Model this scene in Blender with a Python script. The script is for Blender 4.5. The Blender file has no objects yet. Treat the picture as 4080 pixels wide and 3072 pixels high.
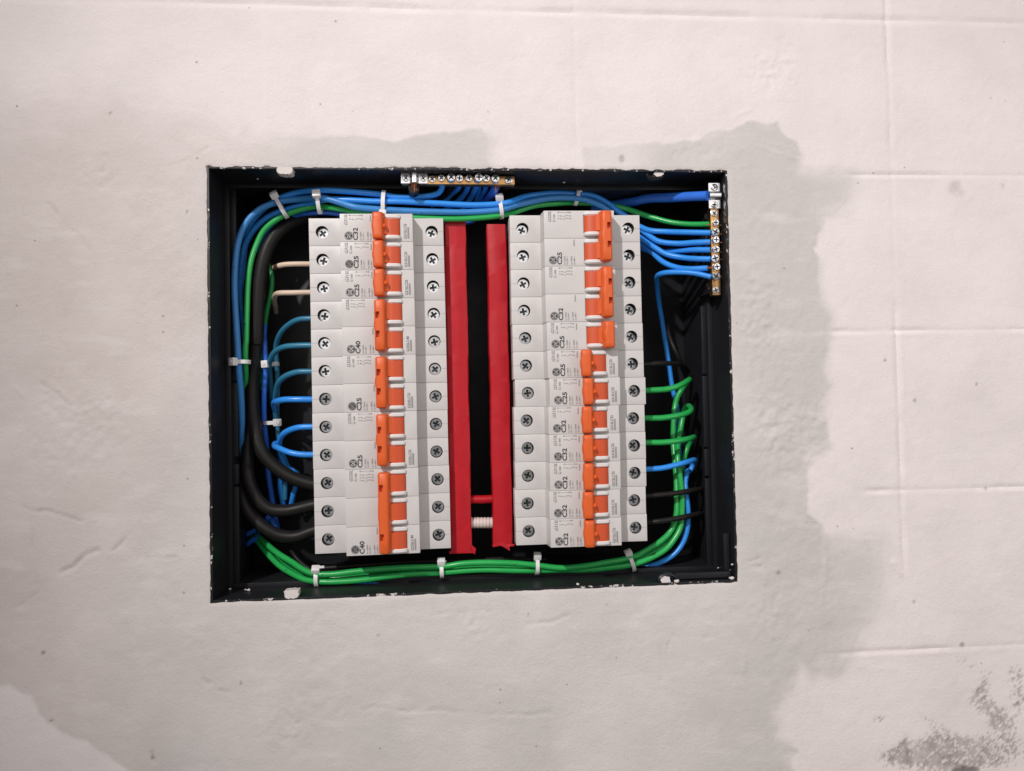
import bpy, bmesh, math, random
import numpy as np
from mathutils import Matrix, Vector

random.seed(7)
scn = bpy.context.scene
COL = scn.collection
S = 0.001                                   # everything below is written in millimetres
R = math.radians

# ------------------------------------------------------------------ camera
FPX = 3069.0                                # focal length in pixels of a 4080 px wide frame
CAM = np.array([-19.87, -481.17, -16.68])
CROT = (0.0252, 0.0188, -0.0846)
def rot3(rx, ry, rz):
    cx, sx, cy, sy, cz, sz = math.cos(rx), math.sin(rx), math.cos(ry), math.sin(ry), math.cos(rz), math.sin(rz)
    a = np.array([[1, 0, 0], [0, cx, -sx], [0, sx, cx]])
    b = np.array([[cy, 0, sy], [0, 1, 0], [-sy, 0, cy]])
    c = np.array([[cz, -sz, 0], [sz, cz, 0], [0, 0, 1]])
    return c @ b @ a
CR = rot3(*CROT)
cd = bpy.data.cameras.new('camera')
cam = bpy.data.objects.new('camera', cd); COL.objects.link(cam)
cd.sensor_width = 36.0; cd.lens = FPX / 4080 * 36.0
cd.clip_start = 0.01; cd.clip_end = 50
cd.dof.use_dof = True; cd.dof.focus_distance = 0.487; cd.dof.aperture_fstop = 8.7
mw = Matrix.Identity(4)
for i in range(3):
    mw[i][0] = CR[i][0]; mw[i][1] = CR[i][2]; mw[i][2] = -CR[i][1]; mw[i][3] = CAM[i] * S
cam.matrix_world = mw
scn.camera = cam
def at(px, py, y):
    """A point of the photograph (4080 px frame) at depth y mm behind the wall face -> mm."""
    d = CR @ np.array([(px - 2040) / FPX, 1.0, (1536 - py) / FPX])
    return CAM + d * ((y - CAM[1]) / d[1])

# ------------------------------------------------------------------ light
w = bpy.data.worlds.new('World'); scn.world = w; w.use_nodes = True
bg = w.node_tree.nodes['Background']
bg.inputs[0].default_value = (1.0, 0.95, 0.93, 1); bg.inputs[1].default_value = 0.195
def lamp(name, kind, loc, target, power, color, size=0.05, size_y=None, roll=0):
    l = bpy.data.lights.new(name, kind); l.energy = power; l.color = color
    o = bpy.data.objects.new(name, l); COL.objects.link(o)
    if kind == 'AREA':
        l.shape = 'RECTANGLE'; l.size = size; l.size_y = size_y or size
    else:
        l.shadow_soft_size = size
    o.location = Vector(loc) * S
    q = (Vector(target) - Vector(loc)).to_track_quat('-Z', 'Y')
    o.rotation_euler = (q.to_matrix() @ Matrix.Rotation(roll, 3, 'Z')).to_euler()
    return o
key = lamp('spot_lamp', 'SPOT', (-810, -1510, 1110), (125, 0, 15), 124, (1.0, 0.95, 0.935), 0.032)
key.data.spot_size = R(31); key.data.spot_blend = 1.0
lamp('right_fill', 'AREA', (700, -680, 190), (300, 0, 60), 1.9, (1.0, 0.945, 0.93), 0.5, 0.8)  # added fill from the right to grade the wall, no known lamp
lamp('upper_fill', 'AREA', (-40, -800, 370), (60, 0, 60), 1.65, (1.0, 0.945, 0.93), 1.0, 0.6, R(24))  # added area overhead for fill and bright screw reflections, no known lamp
vs = scn.view_settings
vs.view_transform = 'Standard'; vs.look = 'None'; vs.exposure = 0.0; vs.gamma = 1.0
scn.cycles.max_bounces = 6

# ------------------------------------------------------------------ materials
MATS = {}
def srgb(r, g, b):
    f = lambda c: (c / 12.92 if c <= 0.04045 else ((c + 0.055) / 1.055) ** 2.4)
    return (f(r / 255), f(g / 255), f(b / 255), 1)
def mat(name, col, rough=0.5, metal=0.0, var=0.06, scale=60, bump=0.0, bscale=900, rvar=0.1, spec=0.5, sss=0.0, coat=0.0, trans=0.0, specks=0.0):
    m = bpy.data.materials.new(name); m.use_nodes = True
    nt = m.node_tree; N = nt.nodes; L = nt.links
    p = N['Principled BSDF']
    p.inputs['Metallic'].default_value = metal
    p.inputs['Specular IOR Level'].default_value = spec
    if sss: 
        p.inputs['Subsurface Weight'].default_value = sss
        p.inputs['Subsurface Radius'].default_value = (0.002, 0.002, 0.002)
        p.inputs['Subsurface Scale'].default_value = 0.5
    if coat: p.inputs['Coat Weight'].default_value = coat
    if trans: p.inputs['Transmission Weight'].default_value = trans
    tc = N.new('ShaderNodeTexCoord')
    nz = N.new('ShaderNodeTexNoise'); nz.inputs['Scale'].default_value = scale; nz.inputs['Detail'].default_value = 6
    L.new(tc.outputs['Object'], nz.inputs['Vector'])
    mx = N.new('ShaderNodeMix'); mx.data_type = 'RGBA'
    mx.inputs['A'].default_value = [c * (1 - var) for c in col[:3]] + [1]
    mx.inputs['B'].default_value = [min(1, c * (1 + var)) for c in col[:3]] + [1]
    L.new(nz.outputs['Fac'], mx.inputs['Factor']); L.new(mx.outputs['Result'], p.inputs['Base Color'])
    mr = N.new('ShaderNodeMapRange')
    mr.inputs['To Min'].default_value = max(0.02, rough - rvar); mr.inputs['To Max'].default_value = rough + rvar
    L.new(nz.outputs['Fac'], mr.inputs['Value']); L.new(mr.outputs['Result'], p.inputs['Roughness'])
    if specks:
        n4 = N.new('ShaderNodeTexNoise'); n4.inputs['Scale'].default_value = 420; n4.inputs['Detail'].default_value = 2
        L.new(tc.outputs['Object'], n4.inputs['Vector'])
        m4 = N.new('ShaderNodeMapRange'); m4.inputs['From Min'].default_value = 0.70; m4.inputs['From Max'].default_value = 0.74; m4.inputs['To Max'].default_value = specks
        L.new(n4.outputs['Fac'], m4.inputs['Value'])
        x4 = N.new('ShaderNodeMix'); x4.data_type = 'RGBA'; x4.inputs['B'].default_value = (0.02, 0.02, 0.018, 1)
        L.new(m4.outputs['Result'], x4.inputs['Factor']); L.new(mx.outputs['Result'], x4.inputs['A']); L.new(x4.outputs['Result'], p.inputs['Base Color'])
    if bump:
        n2 = N.new('ShaderNodeTexNoise'); n2.inputs['Scale'].default_value = bscale; n2.inputs['Detail'].default_value = 4
        L.new(tc.outputs['Object'], n2.inputs['Vector'])
        b = N.new('ShaderNodeBump'); b.inputs['Strength'].default_value = bump; b.inputs['Distance'].default_value = 0.0004
        L.new(n2.outputs['Fac'], b.inputs['Height']); L.new(b.outputs['Normal'], p.inputs['Normal'])
    MATS[name] = m
    return m
M_case = mat('breaker_plastic', (0.62, 0.597, 0.580, 1), 0.42, var=0.03, bump=0.12, bscale=2500)
M_guard = mat('guard_plastic', (0.74, 0.715, 0.70, 1), 0.38, var=0.03)
M_or = mat('orange_plastic', (0.74, 0.118, 0.020, 1), 0.42, var=0.05, bump=0.15, bscale=1500)
M_or2 = mat('orange_drum_plastic', (0.62, 0.088, 0.025, 1), 0.45, var=0.05, bump=0.1, bscale=1500)
M_slot = mat('orange_recess_plastic', (0.50, 0.05, 0.015, 1), 0.6)
M_ink = mat('grey_ink', (0.045, 0.045, 0.05, 1), 0.7, var=0.15, scale=400)
M_ink2 = mat('pale_grey_ink', (0.13, 0.13, 0.135, 1), 0.7, var=0.15, scale=400)
M_zinc = mat('zinc_steel', (0.86, 0.87, 0.88, 1), 0.24, metal=1.0, var=0.1, scale=300, rvar=0.08)
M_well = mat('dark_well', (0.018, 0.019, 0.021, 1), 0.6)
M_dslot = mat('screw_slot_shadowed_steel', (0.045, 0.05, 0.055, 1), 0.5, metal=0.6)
M_brass = mat('brass', (0.72, 0.42, 0.17, 1), 0.34, metal=1.0, var=0.15, scale=150, bump=0.2, bscale=700)
M_copper = mat('copper', (0.62, 0.24, 0.12, 1), 0.4, metal=0.9, var=0.2, scale=500)
M_blue = mat('blue_wire_pvc', (0.036, 0.30, 0.88, 1), 0.29, var=0.10, scale=90, bump=0.15, bscale=500, specks=0.35)
M_blue2 = mat('deep_blue_wire_pvc', (0.04, 0.19, 0.80, 1), 0.3, var=0.12, scale=90, bump=0.15, bscale=500)
M_shade_blue = mat('shade_blue_wire_pvc', (0.045, 0.245, 0.62, 1), 0.38, var=0.2, scale=70, bump=0.15, bscale=500, specks=0.8)  # blue wire with the corner's shade mixed into its colour
M_shade_teal = mat('shade_teal_wire_pvc', (0.035, 0.20, 0.33, 1), 0.36, var=0.2, scale=70, bump=0.15, bscale=500)  # blue loops, darkened and greened in colour for the shade on them
M_green = mat('green_wire_pvc', (0.022, 0.40, 0.085, 1), 0.29, var=0.14, scale=90, bump=0.15, bscale=500, specks=0.8)
M_black = mat('black_cable_pvc', (0.014, 0.0125, 0.012, 1), 0.46, spec=0.25, var=0.2, scale=120, bump=0.2, bscale=300)
M_cream = mat('cream_wire_pvc', (0.72, 0.56, 0.43, 1), 0.45, var=0.08)
M_scorch = mat('scorched_pvc', (0.06, 0.035, 0.025, 1), 0.6, var=0.4, scale=500)
M_red = mat('red_tape', (0.47, 0.008, 0.016, 1), 0.44, spec=0.35, var=0.14, scale=70, bump=0.7, bscale=85)
M_tape = mat('white_tape', (0.66, 0.57, 0.53, 1), 0.5, var=0.08, bump=0.2, bscale=400)
M_nylon = mat('nylon', (0.82, 0.81, 0.81, 1), 0.38, var=0.06, sss=0.3)
M_plug = mat('plaster_plug', (0.70, 0.65, 0.625, 1), 0.8, var=0.05, bump=0.6, bscale=500)
M_rail = mat('galvanised_rail', (0.55, 0.55, 0.54, 1), 0.4, metal=1.0)

def box_material():
    m = bpy.data.materials.new('black_box_plastic'); m.use_nodes = True
    nt = m.node_tree; N = nt.nodes; L = nt.links; p = N['Principled BSDF']
    p.inputs['Specular IOR Level'].default_value = 0.3
    tc = N.new('ShaderNodeTexCoord')
    # flecks and streaks of wall paint, thick near the open edge and scarce inside
    n1 = N.new('ShaderNodeTexNoise'); n1.inputs['Scale'].default_value = 340; n1.inputs['Detail'].default_value = 5
    n1.inputs['Roughness'].default_value = 0.65
    L.new(tc.outputs['Object'], n1.inputs['Vector'])
    n2 = N.new('ShaderNodeTexNoise'); n2.inputs['Scale'].default_value = 26; n2.inputs['Detail'].default_value = 2
    L.new(tc.outputs['Object'], n2.inputs['Vector'])
    sp = N.new('ShaderNodeSeparateXYZ'); L.new(tc.outputs['Object'], sp.inputs['Vector'])
    mr = N.new('ShaderNodeMapRange'); mr.inputs['From Min'].default_value = 0.0006; mr.inputs['From Max'].default_value = 0.0045
    mr.inputs['To Min'].default_value = 0.10; mr.inputs['To Max'].default_value = -0.12
    L.new(sp.outputs['Y'], mr.inputs['Value'])
    a1 = N.new('ShaderNodeMath'); a1.operation = 'ADD'; L.new(n1.outputs['Fac'], a1.inputs[0]); L.new(mr.outputs['Result'], a1.inputs[1])
    a2 = N.new('ShaderNodeMath'); a2.operation = 'MULTIPLY_ADD'; a2.inputs[1].default_value = 0.55; a2.inputs[2].default_value = -0.275
    L.new(n2.outputs['Fac'], a2.inputs[0])
    a3 = N.new('ShaderNodeMath'); a3.operation = 'ADD'; L.new(a1.outputs[0], a3.inputs[0]); L.new(a2.outputs[0], a3.inputs[1])
    th = N.new('ShaderNodeMapRange'); th.inputs['From Min'].default_value = 0.70; th.inputs['From Max'].default_value = 0.73
    L.new(a3.outputs[0], th.inputs['Value'])
    mx = N.new('ShaderNodeMix'); mx.data_type = 'RGBA'
    mx.inputs['A'].default_value = (0.0155, 0.0155, 0.0185, 1); mx.inputs['B'].default_value = (0.66, 0.61, 0.59, 1)
    L.new(th.outputs['Result'], mx.inputs['Factor']); L.new(mx.outputs['Result'], p.inputs['Base Color'])
    n3 = N.new('ShaderNodeTexNoise'); n3.inputs['Scale'].default_value = 60; n3.inputs['Detail'].default_value = 5
    L.new(tc.outputs['Object'], n3.inputs['Vector'])
    rr = N.new('ShaderNodeMapRange'); rr.inputs['To Min'].default_value = 0.28; rr.inputs['To Max'].default_value = 0.55
    L.new(n3.outputs['Fac'], rr.inputs['Value']); L.new(rr.outputs['Result'], p.inputs['Roughness'])
    b = N.new('ShaderNodeBump'); b.inputs['Strength'].default_value = 0.25; b.inputs['Distance'].default_value = 0.0006
    L.new(n3.outputs['Fac'], b.inputs['Height']); L.new(b.outputs['Normal'], p.inputs['Normal'])
    return m
M_box = box_material()

def wall_material():
    m = bpy.data.materials.new('painted_plaster'); m.use_nodes = True
    nt = m.node_tree; N = nt.nodes; L = nt.links; p = N['Principled BSDF']
    p.inputs['Roughness'].default_value = 0.78; p.inputs['Specular IOR Level'].default_value = 0.25
    tc = N.new('ShaderNodeTexCoord')
    def noise(sc, det=5, vec=None, rough=0.55):
        n = N.new('ShaderNodeTexNoise'); n.inputs['Scale'].default_value = sc; n.inputs['Detail'].default_value = det
        n.inputs['Roughness'].default_value = rough
        L.new(vec or tc.outputs['Object'], n.inputs['Vector']); return n.outputs['Fac']
    def attr(nm):
        a = N.new('ShaderNodeAttribute'); a.attribute_name = nm; return a.outputs['Fac']
    def mixc(f, a, b):
        x = N.new('ShaderNodeMix'); x.data_type = 'RGBA'
        for k, v in (('A', a), ('B', b)):
            if isinstance(v, tuple): x.inputs[k].default_value = v
            else: L.new(v, x.inputs[k])
        L.new(f, x.inputs['Factor']); return x.outputs['Result']
    def rng(f, a, b, c=0.0, d=1.0):
        x = N.new('ShaderNodeMapRange'); x.inputs['From Min'].default_value = a; x.inputs['From Max'].default_value = b
        x.inputs['To Min'].default_value = c; x.inputs['To Max'].default_value = d; L.new(f, x.inputs['Value']); return x.outputs['Result']
    white = mixc(noise(9, 4), (0.80, 0.735, 0.722, 1), (0.835, 0.772, 0.757, 1))
    grey = mixc(noise(12, 6), (0.565, 0.538, 0.515, 1), (0.64, 0.61, 0.585, 1))
    pink_dim = mixc(noise(12, 6), (0.585, 0.520, 0.495, 1), (0.635, 0.572, 0.545, 1))
    grey = mixc(attr('pink_dim'), grey, pink_dim)
    base = mixc(attr('patch'), white, grey)
    # cloudy unevenness of the skim coat, thin white smears dragged by the trowel
    base = mixc(rng(noise(17, 7, None, 0.62), 0.44, 0.70, 0, 0.24), base, (0.57, 0.522, 0.50, 1))
    ms = N.new('ShaderNodeMapping'); ms.inputs['Scale'].default_value = (1, 1, 3.2); ms.inputs['Rotation'].default_value = (0, 0.45, 0); L.new(tc.outputs['Object'], ms.inputs['Vector'])
    base = mixc(rng(noise(26, 6, ms.outputs['Vector'], 0.6), 0.54, 0.72, 0, 0.4), base, (0.80, 0.75, 0.73, 1))
    # faint smudges and dark specks
    sm = rng(noise(11, 6), 0.5, 0.8, 0, 0.16)
    base = mixc(sm, base, (0.52, 0.465, 0.44, 1))
    sk = rng(noise(260, 2), 0.80, 0.84, 0, 0.5)
    base = mixc(sk, base, (0.34, 0.29, 0.27, 1))
    vo = N.new('ShaderNodeTexVoronoi'); vo.inputs['Scale'].default_value = 95; L.new(tc.outputs['Object'], vo.inputs['Vector'])
    sx = N.new('ShaderNodeSeparateColor'); L.new(vo.outputs['Color'], sx.inputs['Color'])
    pm = N.new('ShaderNodeMath'); pm.operation = 'MULTIPLY'; L.new(rng(vo.outputs['Distance'], 0.05, 0.09, 1, 0), pm.inputs[0]); L.new(rng(sx.outputs['Red'], 0.80, 0.95, 0, 0.6), pm.inputs[1])
    base = mixc(pm.outputs[0], base, (0.25, 0.20, 0.185, 1))
    base = mixc(attr('stain'), base, (0.27, 0.23, 0.21, 1))
    base = mixc(attr('grime'), base, (0.14, 0.12, 0.11, 1))
    L.new(base, p.inputs['Base Color'])
    mp = N.new('ShaderNodeMapping'); mp.inputs['Scale'].default_value = (1, 1, 1.15); L.new(tc.outputs['Object'], mp.inputs['Vector'])
    b1 = N.new('ShaderNodeBump'); b1.inputs['Strength'].default_value = 0.6; b1.inputs['Distance'].default_value = 0.0006
    L.new(noise(560, 6, mp.outputs['Vector'], 0.68), b1.inputs['Height'])
    b2 = N.new('ShaderNodeBump'); b2.inputs['Strength'].default_value = 0.3; b2.inputs['Distance'].default_value = 0.0012
    L.new(noise(130, 4), b2.inputs['Height']); L.new(b1.outputs['Normal'], b2.inputs['Normal'])
    L.new(b2.outputs['Normal'], p.inputs['Normal'])
    return m
M_wall = wall_material()

# ------------------------------------------------------------------ object helpers
def link(o, parent=None):
    COL.objects.link(o)
    if parent is not None: o.parent = parent
    return o
def tag(o, label, cat, group=None):
    o['label'] = label; o['category'] = cat
    if group: o['group'] = group
    return o
def thing(name, label, cat, loc=(0, 0, 0), group=None, m3=None):
    o = bpy.data.objects.new(name, None); o.empty_display_size = 0.01
    link(o)
    mm = Matrix.Identity(4)
    if m3 is not None:
        for i in range(3):
            for j in range(3): mm[i][j] = float(m3[i][j])
    for i in range(3): mm[i][3] = float(loc[i]) * S
    o.matrix_world = mm
    return tag(o, label, cat, group)
def mesh_from(name, verts, faces, mats, smooth=30, fm=None):
    me = bpy.data.meshes.new(name)
    me.from_pydata([(v[0] * S, v[1] * S, v[2] * S) for v in verts], [], faces)
    for m in (mats if isinstance(mats, (list, tuple)) else [mats]): me.materials.append(m)
    if fm: me.polygons.foreach_set('material_index', fm)
    if smooth is not None:
        me.shade_smooth(); me.set_sharp_from_angle(angle=R(smooth))
    me.update()
    return me
def ob(name, me, parent=None, loc=None):
    o = bpy.data.objects.new(name, me); link(o, parent)
    if loc is not None: o.location = Vector(loc) * S
    return o
def bm_mesh(name, bm, mats, smooth=30):
    """bmesh in mm -> mesh in m."""
    bmesh.ops.recalc_face_normals(bm, faces=bm.faces)
    bmesh.ops.scale(bm, vec=(S, S, S), verts=bm.verts)
    me = bpy.data.meshes.new(name); bm.to_mesh(me); bm.free()
    for m in (mats if isinstance(mats, (list, tuple)) else [mats]): me.materials.append(m)
    if smooth is not None:
        me.shade_smooth(); me.set_sharp_from_angle(angle=R(smooth))
    return me
def add_box(bm, x0, x1, y0, y1, z0, z1, bev=0.0, seg=2):
    r = bmesh.ops.create_cube(bm, size=1.0)
    vs_ = r['verts']
    for v in vs_:
        v.co = Vector(((x0 + x1) / 2 + v.co.x * (x1 - x0), (y0 + y1) / 2 + v.co.y * (y1 - y0), (z0 + z1) / 2 + v.co.z * (z1 - z0)))
    if bev:
        es = list({e for v in vs_ for e in v.link_edges})
        bmesh.ops.bevel(bm, geom=es, offset=bev, segments=seg, profile=0.6, affect='EDGES')
    return vs_
def box_mesh(name, m, x0, x1, y0, y1, z0, z1, bev=0.3):
    bm = bmesh.new(); add_box(bm, x0, x1, y0, y1, z0, z1, bev); return bm_mesh(name, bm, m)
def add_prism(bm, poly, z0, z1):
    """poly of (x, y) extruded along z."""
    a = [bm.verts.new((x, y, z0)) for x, y in poly]; b = [bm.verts.new((x, y, z1)) for x, y in poly]
    n = len(poly)
    fs = [bm.faces.new(a), bm.faces.new(b[::-1])]
    for i in range(n): fs.append(bm.faces.new((a[i], b[i], b[(i + 1) % n], a[(i + 1) % n])))
    return a + b
def add_cyl(bm, c, r, y0, y1, n=28):
    """cylinder along y."""
    add_prism_y(bm, [(c[0] + r * math.cos(2 * math.pi * i / n), c[1] + r * math.sin(2 * math.pi * i / n)) for i in range(n)], y0, y1)
def add_prism_y(bm, poly, y0, y1):
    a = [bm.verts.new((x, y0, z)) for x, z in poly]; b = [bm.verts.new((x, y1, z)) for x, z in poly]
    n = len(poly)
    bm.faces.new(a); bm.faces.new(b[::-1])
    for i in range(n): bm.faces.new((a[i], b[i], b[(i + 1) % n], a[(i + 1) % n]))
def boolean(me, cutters, name):
    """me minus each cutter bmesh (in mm)."""
    o = bpy.data.objects.new('tmp', me); COL.objects.link(o); tmp = []
    for i, cbm in enumerate(cutters):
        bmesh.ops.recalc_face_normals(cbm, faces=cbm.faces)
        bmesh.ops.scale(cbm, vec=(S, S, S), verts=cbm.verts)
        cm = bpy.data.meshes.new('tmpc'); cbm.to_mesh(cm); cbm.free()
        for m in me.materials: cm.materials.append(m)
        c = bpy.data.objects.new('tmpc', cm); COL.objects.link(c); tmp.append(c)
        md = o.modifiers.new('b%d' % i, 'BOOLEAN'); md.operation = 'DIFFERENCE'; md.object = c; md.solver = 'EXACT'
    dg = bpy.context.evaluated_depsgraph_get()
    out = bpy.data.meshes.new_from_object(o.evaluated_get(dg)); out.name = name
    for t in tmp + [o]: bpy.data.objects.remove(t, do_unlink=True)
    out.shade_smooth(); out.set_sharp_from_angle(angle=R(30))
    return out
def spline(pts, step=1.6):
    """Catmull-Rom through 3D points, resampled evenly."""
    P = np.array(pts, float)
    P = np.vstack([2 * P[0] - P[1], P, 2 * P[-1] - P[-2]])
    out = []
    for i in range(1, len(P) - 2):
        p0, p1, p2, p3 = P[i - 1:i + 3]
        n = max(3, int(np.linalg.norm(p2 - p1) / step * 2))
        # centripetal weights keep tight bends from looping
        d1 = max(1e-6, np.linalg.norm(p1 - p0)) ** .5; d2 = max(1e-6, np.linalg.norm(p2 - p1)) ** .5; d3 = max(1e-6, np.linalg.norm(p3 - p2)) ** .5
        m1 = (p2 - p1) + d2 * ((p1 - p0) / d1 - (p2 - p0) / (d1 + d2))
        m2 = (p2 - p1) + d2 * ((p3 - p2) / d3 - (p3 - p1) / (d2 + d3))
        for t in np.linspace(0, 1, n, endpoint=False):
            out.append((2*t**3-3*t**2+1)*p1 + (t**3-2*t**2+t)*m1 + (-2*t**3+3*t**2)*p2 + (t**3-t**2)*m2)
    out.append(P[-2])
    out = np.array(out); d = np.concatenate([[0], np.cumsum(np.linalg.norm(np.diff(out, axis=0), axis=1))])
    k = max(2, int(d[-1] / step)); u = np.linspace(0, d[-1], k + 1)
    return np.stack([np.interp(u, d, out[:, j]) for j in range(3)], 1)
def tube_geo(path, r, n=12, wob=0.0, seed=0):
    path = np.array(path); T = np.gradient(path, axis=0); T /= np.linalg.norm(T, axis=1)[:, None] + 1e-9
    up = np.array([0, -1.0, 0]); 
    if abs(T[0] @ up) > 0.9: up = np.array([1.0, 0, 0])
    nrm = np.cross(T[0], up); nrm /= np.linalg.norm(nrm)
    V = []; F = []
    rr = np.random.RandomState(seed)
    for i in range(len(path)):
        nrm = nrm - T[i] * (nrm @ T[i]); nrm /= np.linalg.norm(nrm) + 1e-9
        bn = np.cross(T[i], nrm)
        ri = r[i] if hasattr(r, '__len__') else r
        ri *= 1 + wob * rr.randn()
        for k in range(n):
            a = 2 * math.pi * k / n
            V.append(path[i] + ri * (math.cos(a) * nrm + math.sin(a) * bn))
    for i in range(len(path) - 1):
        for k in range(n):
            F.append((i * n + k, i * n + (k + 1) % n, (i + 1) * n + (k + 1) % n, (i + 1) * n + k))
    F.append(tuple(range(n))[::-1]); F.append(tuple(range((len(path) - 1) * n, len(path) * n)))
    return V, F
def tube(name, pts, r, m, parent=None, n=12, wob=0.0, step=1.6):
    V, F = tube_geo(spline(pts, step), r, n, wob, len(pts))
    return ob(name, mesh_from(name, V, F, m, 40), parent)

# zoomed windows the points below were read in: (x0, y0) of a window shown at 2212 px per 1000 px
ZW = {1: (780, 620), 2: (780, 1300), 3: (780, 1700), 4: (1500, 620), 5: (2000, 620), 6: (2000, 1200), 7: (2000, 1700), 8: (1500, 1700)}
KZ = 1000 / 2212
def zp(k, x, y): return (ZW[k][0] + x * KZ, ZW[k][1] + y * KZ)
def P(k, x, y, d):
    a, b = zp(k, x, y); return at(a, b, d)

# ------------------------------------------------------------------ the wall
BW, BH = 327.8, 265.8
def vnoise(X, Z, scale, seed):
    rs = np.random.RandomState(seed); g = rs.rand(256, 256)
    u = X / scale + 1000.37; v = Z / scale + 1000.71
    i = np.floor(u).astype(int); j = np.floor(v).astype(int); fu = u - i; fv = v - j
    fu = fu * fu * (3 - 2 * fu); fv = fv * fv * (3 - 2 * fv)
    G = lambda a, b: g[a % 256, b % 256]
    return (G(i, j) * (1 - fu) + G(i + 1, j) * fu) * (1 - fv) + (G(i, j + 1) * (1 - fu) + G(i + 1, j + 1) * fu) * fv
def fbm(X, Z, scale, seed, o=4, g=0.5):
    s = 0; a = 1; t = 0
    for k in range(o):
        s = s + a * vnoise(X, Z, scale / 2 ** k, seed + k); t += a; a *= g
    return s / t
def seg_dist(X, Z, poly):
    d = np.full(X.shape, 1e9)
    for (ax, az), (bx, bz) in zip(poly[:-1], poly[1:]):
        lx, lz = bx - ax, bz - az; t = np.clip(((X - ax) * lx + (Z - az) * lz) / (lx * lx + lz * lz + 1e-9), 0, 1)
        d = np.minimum(d, np.hypot(X - ax - t * lx, Z - az - t * lz))
    return d
def in_poly(X, Z, poly):
    c = np.zeros(X.shape, bool); n = len(poly)
    for i in range(n):
        ax, az = poly[i]; bx, bz = poly[(i + 1) % n]
        c ^= ((az > Z) != (bz > Z)) & (X < (bx - ax) * (Z - az) / (bz - az + 1e-12) + ax)
    return c
def wp(pts): return [tuple(at(x, y, 0)[[0, 2]]) for x, y in pts]
def sstep(x, a, b):
    t = np.clip((x - a) / (b - a), 0, 1); return t * t * (3 - 2 * t)

def axis(fine0, fine1, far0, far1, marks, step=1.15):
    a = [far0]; 
    edges = [fine0] + marks + [fine1]
    core = []
    for p, q in zip(edges[:-1], edges[1:]):
        n = max(1, round((q - p) / step)); core += list(np.linspace(p, q, n, endpoint=False))
    core.append(fine1)
    lo = list(np.linspace(far0, fine0, 24, endpoint=False)); hi = list(np.linspace(fine1, far1, 24))[1:]
    return np.array(lo + core + hi)
# joints of the painted-over tiling, read off the photograph
jt = at(2680, 57, 0)[2]; jr = [at(3850, y, 0)[2] for y in (698, 1314, 1946, 2578)]
jx = at(3553, 700, 0)[0]; jx2 = at(2292, 300, 0)[0]; jx0 = at(1040, 30, 0)[0]
GX = axis(-372, 398, -1500, 1500, sorted([-BW / 2, jx0, jx2, BW / 2, jx]))
GZ = axis(-292, 292, -1300, 1300, sorted([-BH / 2, BH / 2, jt] + jr))
X, Z = np.meshgrid(GX, GZ, indexing='ij')
inner = np.maximum(np.abs(X) - BW / 2, np.abs(Z) - BH / 2)            # distance outside the box opening (neg. inside)

grey_poly = wp([(-2000, 420), (0, 400), (127, 392), (354, 380), (538, 411), (823, 443), (937, 532), (981, 494), (1013, 538), (1392, 548), (1597, 557),
    (1680, 525), (1743, 513), (1901, 513), (1983, 551), (1965, 608), (1958, 670), (2325, 676), (2312, 572), (2500, 566), (2692, 563), (2775, 557), (2832, 513),
    (2895, 522), (2984, 487), (3104, 494), (3129, 544), (3186, 570), (3193, 683), (3389, 690), (3376, 810), (3281, 867), (3256, 981), (3237, 1000),
    (3256, 1063), (3253, 1202), (3297, 1272), (3303, 1354), (3281, 1475), (3307, 1538), (3278, 1589), (3284, 1671), (3303, 1772), (3218, 1810),
    (3218, 1899), (3224, 2044), (3269, 2092), (3281, 2149), (3515, 2155), (3528, 2275), (3509, 2414), (3408, 2528), (3344, 2687), (3231, 2693),
    (3186, 2636), (3161, 2725), (3117, 2750), (3091, 2819), (3098, 2914), (3193, 2984), (3148, 3010), (3174, 3072), (3300, 3800), (900, 3800),
    (520, 3072), (443, 3010), (392, 2990), (342, 2946), (272, 2933), (221, 2889), (165, 2838), (133, 2769), (70, 2750), (38, 2724), (0, 2731), (-2000, 2700)])
wx = X + 6.5 * (fbm(X, Z, 14, 3, 4, .6) - .5) + 7 * (fbm(X, Z, 60, 5) - .5)
wz = Z + 6.5 * (fbm(X, Z, 14, 9, 4, .6) - .5) + 7 * (fbm(X, Z, 60, 11) - .5)
gd = seg_dist(wx, wz, grey_poly + grey_poly[:1])
sgn = np.where(in_poly(wx, wz, grey_poly), 1.0, -1.0)
# crisp where the filler was cut off, feathered on the upper left and lower right
soft = 1.0 + 10 * sstep(-X, 60, 190) * sstep(Z, 60, 200) + 9 * sstep(X, 185, 235) * (sstep(Z, 90, 110) * sstep(-Z, -150, -125) + sstep(-Z, 95, 120) * (1 - sstep(-Z, 175, 200)))
soft = soft + 7 * sstep(fbm(X, Z, 55, 73, 3), .48, .68)
patch = sstep(sgn * gd / soft + .5 * (fbm(X, Z, 6, 75, 3) - .5), -1.3, 1.3)
step_h = 0.35 * sstep(sgn * gd, -1.2, 1.2)                              # filler skim stands a little proud
band = seg_dist(X, Z, wp([(3240, 1080), (3290, 1300), (3290, 1500), (3280, 1750)]))
patch = patch * (0.82 + 0.36 * np.exp(-(band / 16) ** 2)) * (0.9 + 0.2 * fbm(X, Z, 40, 77))
patch *= 1 - .3 * sstep(Z, 95, 170) * sstep(-X, 40, 150)
patch *= 1 - .5 * sstep(Z, BH / 2 - 2, BH / 2 + 2) * sstep(X, jx2 - 3, jx2 + 10) * (1 - sstep(X, 95, 130))
patch *= 0.50 + 0.25 * sstep(X, 120, 190) + 0.85 * fbm(X, Z, 42, 79, 5, .6)
patch = np.clip(patch, 0, 1.2)
pink_dim = sstep(-X + 60 * (fbm(X, Z, 80, 71) - .5) + .25 * Z, 120, 230)          # pinker plaster, with the light's falloff to the left painted in

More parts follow.
